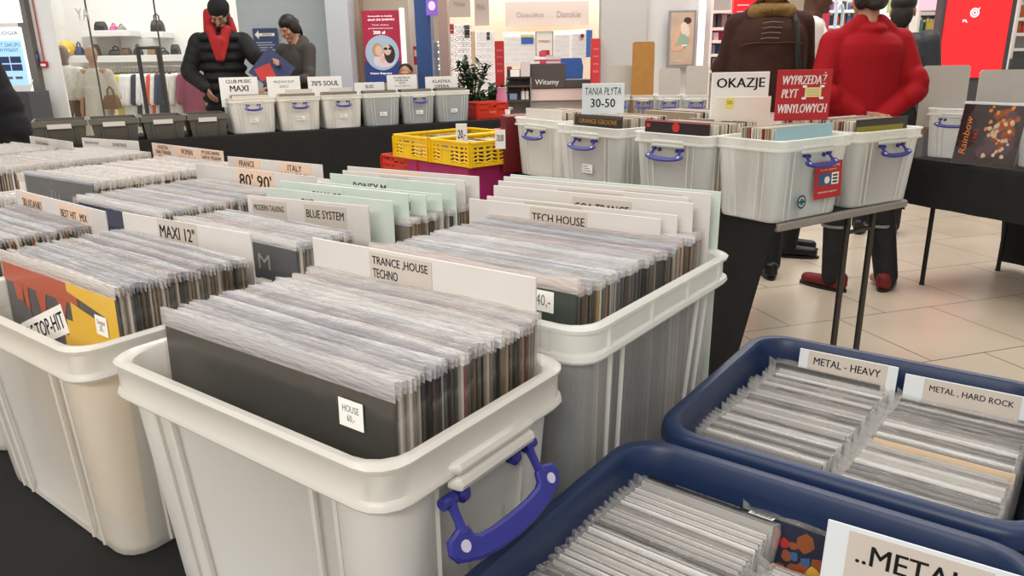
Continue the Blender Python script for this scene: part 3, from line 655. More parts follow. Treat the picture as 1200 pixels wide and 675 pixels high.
for i in range(34):
    x = r.uniform(-.06, .06); z = r.uniform(.07, .115); q = r.uniform(.004, .011)
    polyf(p, [(max(-.069, min(.069, x + q * cos(k) * r.uniform(.6, 1.3))), max(.012, min(.123, z + q * sin(k) * r.uniform(.6, 1.3)))) for k in (0, .9, 1.8, 2.7, 3.6, 4.5, 5.4)], [mat('disc_art_red', '#a8302c', .4), mat('disc_art_yellow', '#d0a13a', .4), mat('disc_art_blue', '#3d5a86', .4), mat('disc_art_rust', '#8a4a2a', .4)][r.randrange(4)], -CT / 2 - .0012 - i * .00001)
p.build('cover_art', o)
cdcard('large pale card reading metal between two dots, in the nearest navy crate', -.126, .012, .592, .602, .944, '..METAL..', .088, .0175, .103, .042, .004)
# ------------------------------------------------------------------ clear boxes on the second table
def by_corner(x, y, rz, w, d): return x + cos(rz) * w / 2 - sin(rz) * d / 2, y + sin(rz) * w / 2 + cos(rz) * d / 2
PALB = [5, 4, 18, 9, 5, 8, 18, 1, 9, 6, 12, 5, 4, 3]
KR = MB()
def t2box(label, x, y, deg, w, d, n, fill=True, handles=(('front', 42),), sticker=False, h=.29, body=None, rim=None, z=None, dz=0):
    rz = radians(deg); cx, cy = by_corner(x, y, rz, w, d); z = .7545 if z is None else z
    tote(label, cx, cy, z, rz, w, d, h, body or FROST2, rim or FROST2RIM, handles, None, sticker, 1.0)
    if fill:
        sx, sy = by_corner(x, y, rz, w, .12)
        stack_row(KR, sx, sy, rz, n, (d - .15) / n, z + .006 + dz, int(abs(x * 100) + n), .005, RW, PALB, False)
    return cx, cy, rz
b1 = t2box('clear box at the left end of the second table, beside the dark red board', -2.40, 3.10, -20, .42, .40, 44)
b2 = t2box('clear box second from the left on the second table, yellow-lettered record at its front', -1.965, 2.852, -18, .43, .42, 46, sticker=True)
b3 = t2box('clear box third from the left, a dark record with red marks at its front', -1.475, 2.685, -14, .37, .42, 46)
b4 = t2box('large clear box at the table corner with a red sticker under its blue handle', -.836, 2.555, 71, .42, .30, 30)
b5 = t2box('clear box at the right end of the second table, beside the corner box', -.690, 2.985, 68, .41, .38, 40)
def infront(b, w, d, off, side=0, up=.33):
    cx, cy, rz = b; return cx + sin(rz) * (d / 2 - off) + cos(rz) * side, cy - cos(rz) * (d / 2 - off) + sin(rz) * side, rz
def art_y(b):
    Y = mat('cover_ochre', '#b98a3a', .5); text_mb('ORANGE GROOVE', .25, .020, Y, .02, y=YF, x=0, z=.288, mb=b); quad(b, -.157, .157, .302, .315, mat('cover_brown_top', '#4b4540', .5))
def art_r(b):
    quad(b, -.15, -.13, .285, .30, mat('cover_red_dot', '#c8322c', .5)); b.lathe([(.018, 0), (.018, .0005)], mat('cover_red_dot', '#c8322c', .5), 14, Matrix.Translation((.0, YF, .29)) @ Matrix.Rotation(pi / 2, 4, 'X'))
    quad(b, -.157, .157, .308, .315, mat('cover_pink_edge', '#b5606a', .5))
def art_o(b): quad(b, -.157, .13, .20, .288, mat('cover_olive', '#8a7f22', .5))
x, y, rz = infront(b1, .42, .40, .045); cover('cream record at the front of the leftmost clear box', x, y, .775, rz, .02, None, '#d8d2c8', film=False)
x, y, rz = infront(b2, .43, .42, .042, .03); cover('brown record with yellow lettering at the front of the second clear box', x, y, .775, rz, .02, art_y, '#2e2620', film=False)
x, y, rz = infront(b3, .37, .42, .042); cover('dark record with a red emblem at the front of the third clear box', x, y, .775, rz, .02, art_r, '#2b2324', film=False)
x, y, rz = infront(b4, .42, .30, .042, -.02); cover('pale blue record at the front of the corner box', x, y, .772, rz, .02, None, '#9fc0c8', film=False)
x, y, rz = infront(b5, .41, .38, .042, -.01); cover('dark record with an olive block at the front of the rightmost box', x, y, .772, rz, .02, art_o, '#3a302c', film=False)
# stickers stuck on the corner box
def stuck(name, label, px0, py0, px1, py1, b, w, d, paint, off=.0, front=True):
    "flat sticker lying on the front face of a box, placed where its centre is seen"
    cx, cy, rz = b; M = Matrix.Translation((cx, cy, 0)) @ Matrix.Rotation(rz, 4, 'Z'); Mi = M.inverted()
    o0 = Mi @ CAM; out = []
    for px, py in ((px0, py0), (px1, py1)):
        dd = Mi.to_3x3() @ ray(px, py); k = (-d / 2 + .012 - o0.y) / dd.y; q = o0 + dd * k; out.append((q.x, q.z))
    (x0, z1), (x1, z0) = out; mb = MB(); paint(mb, x1 - x0, z1 - z0)
    o = mb.build(name, None, False, M @ Vector(((x0 + x1) / 2, -d / 2 + .0095, (z0 + z1) / 2)), (radians(-2.5), 0, rz)); return tag(o, label, 'sticker')
RED = mat('sign_red', '#b3262b', .45, noise=.03)
def p_red(m, w, h):
    m.box(-w / 2, w / 2, 0, .0008, -h / 2, h / 2, RED); m.box(-w * .36, w * .30, -.0004, 0, -h * .14, h * .18, mat('sticker_photo', '#3f5d86', .5)); m.box(w * .12, w * .38, -.0007, -.0004, -h * .14, h * .18, PAPERW)
    for i in range(3): m.box(w * .16, w * .34, -.001, -.0007, -h * .10 + h * .09 * i, -h * .05 + h * .09 * i, INK)
    m.ell((-w * .05, -.001, .0), (w * .1, .0006, h * .10), PAPERW, 10, 6)
    text_mb('PŁYTY WINYLOWE', w * .8, h * .06, PAPERW, y=-.0006, z=h * .38, mb=m); text_mb('KUPUJEMY', w * .6, h * .05, PAPERW, y=-.0006, z=h * .27, mb=m); text_mb('SPRZEDAJEMY', w * .7, h * .05, PAPERW, y=-.0006, z=-h * .33, mb=m)
stuck('sticker', 'red sticker with a small picture under the blue handle of the corner box', 956, 191, 983, 229, b4, .42, .30, p_red)
def p_blue(m, w, h):
    r = max(w, h) * .5
    for q, c, y in ((1, '#25386e', 0), (.72, '#c9c46a', -.0005), (.5, '#2f6f8f', -.001)): m.lathe([(r * q, 0), (r * q, .0006)], mat('round_sticker_%s' % c[1:], c, .5), 18, Matrix.Translation((0, y, 0)) @ Matrix.Rotation(pi / 2, 4, 'X'))
    m.box(-r * .9, r * .9, -.0016, -.001, -r * .12, r * .12, mat('round_sticker_25386e', '#25386e'))
stuck('sticker', 'small round blue and yellow sticker low on the corner box', 936, 229, 941, 244, b4, .42, .30, p_blue)
# second row of boxes on that table
def behind(b, w, d, dist): cx, cy, rz = b; return cx - sin(rz) * dist, cy + cos(rz) * dist, rz
for k, (bb, l) in enumerate(((b2, 'clear box in the back row behind the yellow-lettered record'), (b3, 'clear box in the back row behind the dark record with a red emblem'))):
    x, y, rz = behind(bb, .4, .4, .42); tote(l, x, y, .7545, rz, .38, .36, .29, FROST2, FROST2RIM)
    stack_row(KR, x + sin(rz) * .13, y - cos(rz) * .13, rz, 34, .0075, .763, 40 + k, .005, RW, PALB, False)
tag(KR.build('record_rows'), 'rows of records filling the clear boxes on the second table', 'records', kind='stuff')
# signs standing among those boxes
def sign(name, label, px0, py0, px1, py1, D, cardm, paint, yaw=0, t=.004, foot=.0, cat='sign', lean=0):
    s0, z1 = atD(px0, py0, D); s1, _ = atD(px1, py0, D); _, z0 = atD((px0 + px1) / 2, py1, D); w = (s1 - s0) / max(.3, cos(yaw)); h = z1 - z0 + foot
    m = MB(); m.box(-w / 2, w / 2, -t / 2, t / 2, 0, h, cardm, None, .001)
    q = W3((s0 + s1) / 2, D, z0 - foot); o = m.build(name, None, False, q, (-lean, 0, HEAD + yaw)); tag(o, label, cat)
    for pt in (paint if isinstance(paint, tuple) else (paint,)):
        if pt: L = MB(); pt(L, w, h, -t / 2 - .0006); L.build('lettering', o)
    return o
def ln(s, wf, hf, zf, bold=.01, shear=0, xf=0, m_=None): return lambda m, w, h, y: text_mb(s, w * wf, h * hf, m_ or INK, bold, shear, y=y, x=w * xf, z=h * zf, mb=m)
p_tania = (ln('TANIA PŁYTA', .86, .17, .82, .0, .15), ln('30-50', .58, .20, .55, .015))
sign('hand_lettered_sign', 'white card hand-lettered with a price range of thirty to fifty', 683, 98, 731, 133, 3.55, mat('sign_blue_white', '#dfe6ea', .5), p_tania, radians(-14), foot=.06)
p_okazje = (ln('OKAZJE', .84, .21, .80, .022), ln('20', .36, .2, .47, .02))
sign('bargain_sign', 'tall white board with black capitals reading bargains, behind the corner box', 834, 85, 903, 140, 3.16, mat('sign_white', '#ebe9e4', .5), p_okazje, radians(6), t=.012, foot=.05)
def p_note(m, w, h, y):
    m.box(-w * .33, -w * .17, y - .0006, y, h * .70, h * .98, mat('sticky_note', '#e8d873', .6)); text_mb('50%', w * .10, h * .10, INK, y=y - .001, x=-w * .25, z=h * .86, mb=m)
sign('blank_card', 'blank cream card with a yellow note, in front of the tall white board', 838, 114, 905, 143, 3.02, mat('cream_card', '#e6e0d3', .5), p_note, radians(6), foot=.05)
p_sale = (ln('WYPRZEDAŻ', .80, .235, .83, .03, .18, 0, PAPERW), ln('PŁYT', .30, .17, .54, .03, .18, -.25, PAPERW), ln('WINYLOWYCH', .90, .18, .24, .03, .18, 0, PAPERW))
def p_salelabel(m, w, h, y):
    m.box(w * .02, w * .32, y - .0008, y - .0002, h * .46, h * .65, mat('sale_label', '#e2cf8c', .5))
    for i in range(3): text_mb('PROMOCJA', w * .22, h * .022, INKG, y=y - .0012, x=w * .17, z=h * (.50 + .05 * i), mb=m)
    for sx, sz in ((.01, .67), (.33, .67), (.01, .44), (.33, .44)): m.box(w * sx - .008, w * sx + .008, y - .0012, y - .0004, h * sz - .004, h * sz + .004, PAPERW)
p_sale = p_sale + (p_salelabel,)
sign('sale_sign', 'red sign with white slanted letters announcing a record sale', 911, 82, 977, 141, 2.86, RED, p_sale, radians(4), foot=.0)
s0, z1 = atD(797, 124, 3.95); s1, z0 = atD(831, 137, 3.95); m = MB(); ww = s1 - s0
m.box(-ww / 2, ww / 2, 0, .2, 0, .10, mat('white_carton', '#e4e0d8', .6), None, .004); q = T2(-.55, .68)
o = m.build('record_carton', None, False, W3((s0 + s1) / 2, 3.75, .754), (0, 0, HEAD)); tag(o, 'small white carton with a black label frame behind the tall white board', 'carton')
m = MB(); m.tube([(ww * .1, -.003, .03), (ww * .42, -.003, .03), (ww * .42, -.003, .075), (ww * .1, -.003, .075)], .004, BLACK, 5, closed=True); m.build('label_frame', o)
# dark red board at the left end
m = MB(); DR = mat('dark_red_board', '#6e1c22', .5, noise=.1); m.box(-.028, .028, -.15, .15, 0, .30, DR, None, .003)
o = m.build('display_board', None, False, (-2.43, 3.24, .752), (0, radians(7), T2A)); tag(o, 'dark red board standing at the left end of the second table', 'display board')
m = MB(); text_mb('S', .03, .04, mat('gold_print', '#b8924a', .5), y=-.1508, x=0, z=.10, mb=m); m.build('lettering', o)

# ------------------------------------------------------------------ yellow and red crates
YEL = mat('yellow_plastic', '#f0c20e', .4, noise=.04); REDP = mat('red_plastic', '#c8351f', .4, noise=.05)
def lattice_crate(label, x, y, z, rz, w, d, h, m, cat='plastic crate', slots=True, mark=None):
    cx, cy = by_corner(x, y, rz, w, d); t = thing('slatted_crate' if slots else 'shop_crate', label, cat, (cx, cy, z), rz)
    b = MB(); b.box(-w / 2 + .006, w / 2 - .006, -d / 2 + .006, d / 2 - .006, 0, .006, m)
    f = MB()
    for a, L, half in ((0, w, d / 2), (pi / 2, d, w / 2), (pi, w, d / 2), (-pi / 2, d, w / 2)):
        M = Matrix.Rotation(a, 4, 'Z'); y0 = -half; g = .004
        f.box(-L / 2, L / 2, y0, y0 + .012, h - .014, h, m, M, .002)
        b.box(-L / 2 + .004, L / 2 - .004, y0 + g, y0 + g + .004, h - .030, h - .013, m, M); b.box(-L / 2 + .004, L / 2 - .004, y0 + g - .002, y0 + g + .004, h * .60, h * .68, m, M)
        b.box(-L / 2 + .004, L / 2 - .004, y0 + g, y0 + g + .004, 0, .018, m, M)
        k = max(3, int(L / .085))
        for i in range(k + 1):
            xx = -L / 2 + .012 + (L - .024) * i / k; e = .018 if i in (0, k) else .008
            b.box(xx - e, xx + e, y0 + g - .001, y0 + g + .004, .0, h - .012, m, M)
        if slots:
            for i in range(k):
                xa = -L / 2 + .012 + (L - .024) * i / k; xb = -L / 2 + .012 + (L - .024) * (i + 1) / k
                if i % 3 == 1 and a in (0, pi):
                    b.box(xa, xb, y0 + g + .001, y0 + g + .004, .01, h * .6, m, M); continue
                for q in range(3):
                    zc = h * (.14 + .15 * q); n = 3
                    b.tube([(xa, y0 + g + .002, zc), ((xa + xb) / 2, y0 + g + .002, zc + h * .07), (xb, y0 + g + .002, zc)], .0045, m, 5, M)
                xm = (xa + xb) / 2; b.box(xm - .005, xm + .005, y0 + g + .0005, y0 + g + .004, .01, h - .012, m, M)
        else:
            b.box(-L / 2 + .006, L / 2 - .006, y0 + g, y0 + g + .004, 0, h * .62, m, M)
            if a == 0:
                b.box(-L / 2, -L * .14, y0 + g, y0 + g + .004, h * .5, h - .012, m, M); b.box(L * .14, L / 2, y0 + g, y0 + g + .004, h * .5, h - .012, m, M)
                if mark: text_mb(mark, L * .2, h * .16, mat('pale_red_mark', '#e8a28a', .5), y=y0 - .001, z=h * .40, mb=b)
            else: b.box(-L / 2, L / 2, y0 + g, y0 + g + .004, h * .5, h - .012, m, M)
    b.build('wall', t); f.build('rim', t); return t
ya = radians(-12)
yc = at(550, 167, .93); ux = Vector((cos(ya), sin(ya), 0))
p = yc - ux * .36; lattice_crate('yellow slatted crate with a price tag, the right one of the two', p.x, p.y, .80, ya, .36, .56, .13, YEL)
p = yc - ux * .735; lattice_crate('yellow slatted crate on the left, next to the price-tagged yellow one', p.x, p.y, .80, ya, .36, .56, .13, YEL)
m = MB(); r = random.Random(2)
for k in range(2):
    q = yc - ux * (.36 - .375 * -k if False else (.36 + .375 * k))
    M = Matrix.Translation((q.x, q.y, .807)) @ Matrix.Rotation(ya, 4, 'Z')
    for j in range(2):
        for i in range(32):
            yy = .035 + i * .0155; m.box(.03 + j * .155, .165 + j * .155, yy, yy + .011, 0, .095 + r.uniform(0, .006), INL[r.randrange(7)], M); 
tag(m.build('disc_rows'), 'rows of discs filling the two yellow crates', 'discs', kind='stuff')
def p_tag(txt):
    def f(m, w, h, y): text_mb(txt, w * .7, h * .4, INK, .02, .1, y=y, z=h * .55, mb=m)
    return f
sign('price_card', 'white price card standing in the right yellow crate', 534, 145, 547, 158, 4.02, PAPERW, p_tag('20,-'), foot=.07)
p = yc - ux * .62 + Vector((0, .02, 0)); mg = MB(); mg.box(0, .58, 0, .52, 0, .7945, mat('magenta_board', '#a32562', .6, noise=.06), None, .004)
o = mg.build('magenta_stand', None, False, (p.x, p.y, 0), (0, 0, ya)); tag(o, 'magenta box stand under the two yellow crates', 'stand')
p = at(446, 180, .80); lattice_crate('red crate low at the left of the magenta stand', p.x, p.y, .665, ya, .40, .30, .135, REDP, slots=False)
mg = MB(); mg.box(0, .38, 0, .28, 0, .664, mat('white_carton', '#e4e0d8', .6), None, .004); o = mg.build('white_pedestal', None, False, (p.x + .01, p.y + .01, 0), (0, 0, ya)); tag(o, 'white pedestal under the low red crate', 'pedestal')
p = at(556, 152, .93) + ux * .05; lattice_crate('red crate behind the right yellow crate, next to the dark red board', p.x, p.y + .12, .79, ya, .36, .34, .14, REDP, slots=False)
mg = MB(); mg.box(.02, .34, .02, .30, 0, .7895, mat('dark_stand', '#241a1c', .7)); o = mg.build('dark_stand', None, False, (p.x, p.y + .12, 0), (0, 0, ya)); tag(o, 'dark stand under the red crate behind the yellow one', 'stand')
sign('price_card', 'white price card at the right end of the yellow crates', 580, 152, 592, 163, 3.86, PAPERW, p_tag('20,00'), yaw=radians(-14), foot=.05)

# ------------------------------------------------------------------ far left table
def onT3(px, py, v):
    d = ray(px, py); o = T3(0, v); k = (o - CAM).dot(n3) / d.dot(n3); q = CAM + d * k; return (q - p3).dot(d3), q.z
def ucrate(px): return onT3(px, 165, 0)[0]
GC_ = mat('dark_grey_crate', '#55534d', .5, noise=.06); GCR = mat('dark_grey_crate_rim', '#625f58', .45)
us = [onT3(40, 168, 0)[0], onT3(107, 165, 0)[0], onT3(168, 162, 0)[0], onT3(222, 160, 0)[0], onT3(272, 158, 0)[0]]
POS = ['leftmost of the four dark grey crates on the background table', 'dark grey crate second from the left on the background table', 'dark grey crate third from the left on the background table', 'dark grey crate next to the first clear genre box']
GCL = mat('crate_label', '#c9c7c2', .5)
for i in range(4):
    ww = us[i + 1] - us[i] - .012; c = T3((us[i] + us[i + 1]) / 2, .26); h = .185; dd = .46
    t = thing('grey_crate', POS[i], 'plastic crate', (c.x, c.y, .7475), a3); b = MB()
    def rc(q, z): return [(-ww / 2 + q, -dd / 2 + q, z), (ww / 2 - q, -dd / 2 + q, z), (ww / 2 - q, dd / 2 - q, z), (-ww / 2 + q, dd / 2 - q, z)]
    b.loft([rc(.03, 0), rc(.012, h - .03), rc(.016, h - .03), rc(.034, .006)], GC_, True, True)
    for sx in (-1, 1): b.box(sx * ww * .27 - .004, sx * ww * .27 + .004, -dd / 2 + .005, -dd / 2 + .022, .02, h - .03, GC_)
    b.build('body', t)
    f = MB(); f.loft([rc(.010, h - .045), rc(-.002, h - .043), rc(-.002, h), rc(.014, h), rc(.014, h - .045)], GCR, loop=True); f.build('rim', t)
    l = MB(); l.box(-ww * .24, ww * .2, -dd / 2 - .006, -dd / 2 - .002, h - .06, h - .025, GCL); l.build('label_plate', t)
    d_ = MB(); r = random.Random(i)
    for j in range(26): d_.box(-ww / 2 + .04, ww / 2 - .04, -dd / 2 + .05 + j * .014, -dd / 2 + .06 + j * .014, .01, .135 + r.uniform(0, .01), INL[r.randrange(7)] if r.random() < .3 else BLACK)
    d_.build('discs', None, False, (c.x, c.y, .7475), (0, 0, a3)); tag(col.objects[-1] if False else bpy.data.objects[d_ and [o for o in bpy.data.objects if o.name.startswith('discs')][-1].name], 'dark discs filling the ' + POS[i].replace(' on the background table', ''), 'discs', kind='stuff')
ub = [1.46, 1.87, 2.27, 2.66, 3.04, 3.40, 3.78]
LB = ['clear genre box holding the maxi card, first on the background table', 'creamy genre box second on the background table, beside the maxi box', 'creamy genre box under the seventies soul card', 'greyish clear genre box under the blues card', 'greyish clear genre box with a blue handle and small label, under the tall card', 'greyish clear genre box under the classical and opera card']
KB = MB()
for i in range(6):
    ww = ub[i + 1] - ub[i] - .012; c = T3((ub[i] + ub[i + 1]) / 2, .23); g = i > 2
    tote(LB[i], c.x, c.y, .7505, a3, ww, .40, .30, GREYCLR if g else (FROST2 if i == 0 else FROST), FROST2RIM if g else FROSTRIM, (('front', 30),) if i not in (3, 5) else (), None, True)
    q = T3((ub[i] + ub[i + 1]) / 2, .09); stack_row(KB, q.x, q.y, a3, 26, .0105, .757, 60 + i, .003, RW, [2, 3, 14, 6, 11, 15] if g else PALB, False)
tag(KB.build('record_rows'), 'rows of records filling the genre boxes on the background table', 'records', kind='stuff')
def card3(label, px0, py0, px1, py1, v, txts, foot=.10, cm=None):
    u0, z1 = onT3(px0, py0, v); u1, _ = onT3(px1, py0, v); _, z0 = onT3((px0 + px1) / 2, py1, v); w_ = u1 - u0; h = z1 - z0 + foot
    m = MB(); m.box(-w_ / 2, w_ / 2, -.002, .002, 0, h, cm or PAPERW); c = T3((u0 + u1) / 2, v); o = m.build('genre_card', None, False, (c.x, c.y, z0 - foot), (0, 0, a3)); tag(o, label, 'genre card')
    L = MB()
    for s, zf, wf, hf, bo in txts: text_mb(s, w_ * wf, (h - foot) * hf, INK, bo, y=-.0028, z=foot + (h - foot) * zf, mb=L)
    L.build('lettering', o)
card3('white card reading maxi in large capitals, in front of the man in black', 256, 91, 301, 111, .20, [('MAXI', .36, .48, .34, .02), ('CLUB MUSIC', .76, .66, .20, .02)])
card3('white card with two small lines between the maxi and soul cards', 312, 90, 351, 108, .20, [('MUZYKA FILM', .66, .6, .15, 0), ('DISCO', .36, .26, .15, 0)])
card3('white card reading seventies soul', 360, 90, 400, 107, .20, [("70'S SOUL", .55, .80, .33, .02)])
card3('low white card reading blues', 415, 97, 450, 106, .20, [('BLUES', .5, .26, .4, .01)])
card3('tall white card with four small lines below the poster', 453, 88, 488, 105, .20, [('SOUNDTRACK', .80, .56, .13, .01), ('MUSICAL', .62, .44, .13, .01), ('FILM', .45, .2, .13, 0), ('BAJKI', .24, .5, .08, 0)])
card3('white card reading classical and opera', 498, 90, 536, 106, .20, [('KLASYKA', .66, .55, .22, .01), ('OPERA', .30, .45, .22, .01)])
card3('blank card lower in front of the soul box', 386, 103, 412, 113, .10, [('', .5, .5, .2, 0)], cm=CARD)
card3('blank card lower in front of the second genre box', 334, 105, 366, 114, .10, [('', .5, .5, .2, 0)], cm=CARD)
pq = T3(3.86, .08); lattice_crate('red crate at the far end of the background table', pq.x, pq.y, .7505, a3, .36, .30, .17, REDP, slots=False, mark='BAJKI')
q = T3(4.27, .1); m = MB(); m.lathe([(.026, 0), (.030, .002), (.036, .09), (.034, .09), (.028, .006)], PAPERW, 18); o = m.build('paper_cup', None, True, (q.x - .02, q.y - .05, .7505)); tag(o, 'white paper cup beside the far red crate', 'cup')

# ------------------------------------------------------------------ right table
q0 = at(1078, 187, .752); rb = radians(-19)
def onT4(px, py, z): return at(px, py, z)
q0 = at(1081, 184, .752); cx, cy = q0.x - .02, q0.y + .02
t2box('clear box on the right table behind the elbow of the man in red', cx, cy, -10, .30, .40, 30, True, (('front', 40),), False, .275, None, None, .7505)
q1 = at(1186, 199, .752); t2box('clear box at the right edge of the frame behind the dark art cover', q1.x - .03, q1.y + .14, -18, .32, .40, 24, False, (), False, .27, None, None, .7505)
BOARD = mat('grey_foam_board', '#b9b2a9', .55, noise=.03)
def board(label, px0, py0, px1, py1, D, yaw=0, cm=None, foot=.12, lean=.03, name='tall_board'):
    s0, z1 = atD(px0, py0, D); s1, _ = atD(px1, py0, D); _, z0 = atD((px0 + px1) / 2, py1, D); w_ = (s1 - s0); h = z1 - z0 + foot; r = .02
    pts = [(-w_ / 2, 0), (w_ / 2, 0)] + [(w_ / 2 - r + r * cos(a * pi / 8), h - r + r * sin(a * pi / 8)) for a in range(5)] + [(-w_ / 2 + r + r * cos(pi / 2 + a * pi / 8), h - r + r * sin(pi / 2 + a * pi / 8)) for a in range(5)]
    m = MB(); m.prism(pts, -.004, .004, cm or BOARD); o = m.build(name, None, False, W3((s0 + s1) / 2, D, z0 - foot), (-lean, 0, HEAD + yaw)); return tag(o, label, 'board')
board('tall pale grey board standing in the box behind the man in red', 1085, 77, 1137, 124, 4.42, radians(-8))
board('tall pale grey board at the right edge of the frame', 1152, 82, 1206, 128, 4.05, radians(-8))
def art_rb(b):
    BR = mat('art_rust', '#8a4a26', .5, noise=.3, scale=30); CR = mat('art_cream', '#c2a68a', .5, noise=.25, scale=40); PU = mat('art_plum', '#4a3038', .5, noise=.3, scale=25); OR = mat('art_orange', '#d07a2c', .5)
    r = random.Random(12)
    for m, cx, cz, n, s, yy in ((PU, .05, .16, 20, .042, 0), (BR, .06, .19, 26, .022, .0003), (OR, .03, .22, 12, .012, .0005), (CR, .05, .13, 22, .014, .0007)):
        for i in range(n):
            x, z = cx + r.uniform(-.06, .06), cz + r.uniform(-.10, .10); q = s * r.uniform(.5, 1)
            polyf(b, [(min(.155, x + q * cos(k * pi / 5) * r.uniform(.7, 1.2)), max(.01, min(.31, z + q * sin(k * pi / 5) * r.uniform(.7, 1.2)))) for k in range(10)], m, YF - yy - i * .00001)
    M = Matrix.Translation((-.115, 0, .15)) @ Matrix.Rotation(-pi / 2, 4, 'Y'); text_mb('Rainbow', .20, .035, OR, .0, .2, y=YF - .0008, mb=b, M=M)
    M = Matrix.Translation((-.065, 0, .15)) @ Matrix.Rotation(-pi / 2, 4, 'Y'); text_mb('1982', .07, .022, mat('art_red', '#a23a24', .5), .0, .2, y=YF - .0008, mb=b, M=M)
qa = at(1125, 192, .752)
cover('dark brown record cover with orange script leaning on the right table', qa.x + .10, qa.y - .03, .753, radians(-22), .16, art_rb, '#2a1c1c', film=True)

# ------------------------------------------------------------------ boxes in the middle distance
DM = 6.35
for i, (x0, x1, l) in enumerate(((712, 740, 'grey clear box with a tall grey board, left of the brown board'), (741, 768, 'clear box under the tall brown cardboard sheet'), (770, 799, 'clear box under the first grey board right of the brown one'), (801, 832, 'clear box at the right end of the middle background table'))):
    s0, z1 = atD(x0, 112, DM); s1, _ = atD(x1, 112, DM); ww = s1 - s0 - .006
    t = W3((s0 + s1) / 2, DM + .16, .7505); tote(l, t.x, t.y, .7505, HEAD, ww, .32, z1 - .75, GREYCLR, FROST2RIM, (('front', 30),), None, False, hs=.8)
board('tall brown cardboard sheet standing among grey boards', 742, 49, 768, 112, DM + .06, 0, mat('brown_cardboard', '#a9783a', .7, noise=.06), .2, name='cardboard_sheet')
board('grey board left of the brown cardboard sheet', 712, 77, 741, 112, DM + .12, 0, None, .2)
board('grey board right of the brown cardboard sheet', 773, 80, 798, 112, DM + .06, 0, None, .2)
board('grey board at the right end of the middle background table', 805, 77, 831, 112, DM + .06, 0, None, .2)
# ------------------------------------------------------------------ people
def remesh(mb, name, voxel, m, smooth=4):
    me = mb.mesh('tmp'); o = bpy.data.objects.new('tmp', me); col.objects.link(o)
    a = o.modifiers.new('r', 'REMESH'); a.mode = 'VOXEL'; a.voxel_size = voxel
    b = o.modifiers.new('s', 'SMOOTH'); b.factor = .5; b.iterations = smooth
    dg = bpy.context.evaluated_depsgraph_get(); dg.update()
    out = bpy.data.meshes.new_from_object(o.evaluated_get(dg)); bpy.data.objects.remove(o); bpy.data.meshes.remove(me)
    out.name = name; out.materials.clear(); out.materials.append(m)
    out.polygons.foreach_set('use_smooth', [True] * len(out.polygons)); out.polygons.foreach_set('material_index', [0] * len(out.polygons)); return out
def addmesh(name, me, parent, label=None):
    o = bpy.data.objects.new(name, me); col.objects.link(o); o.parent = parent
    if label: o['label'] = label
    return o
V = Vector
def hand(mb, wr, d, pn, m, k=1, curl=.5):
    "palm, four fingers of unequal length and a thumb; d along the hand, pn out of the palm, k=+1/-1 thumb side"
    d = d.normalized(); pn = (pn - d * pn.dot(d)).normalized(); s = d.cross(pn) * k
    c = wr + d * .05
    for i in (-1.2, -.4, .4, 1.2): mb.cap(wr + s * .010 * i + d * .01, wr + d * .085 + s * .019 * i, .013, .0125, m, 8)
    for i, L in ((-1.45, .058), (-.48, .072), (.48, .078), (1.45, .068)):
        p = wr + d * .088 + s * .0165 * i; q = p + (d * (1 - curl * .4) + pn * curl * .6).normalized() * L * .55; e = q + (d * (1 - curl) + pn * curl).normalized() * L * .5
        mb.cap(p, q, .0095, .0088, m, 8); mb.cap(q, e, .0088, .0072, m, 8)
    p = wr + d * .025 + s * .028; q = p + (d * .6 + s * .65 + pn * .25).normalized() * .042; e = q + (d * .9 + s * .15 + pn * .35).normalized() * .032
    mb.cap(p, q, .0125, .0105, m, 8); mb.cap(q, e, .0105, .008, m, 8)
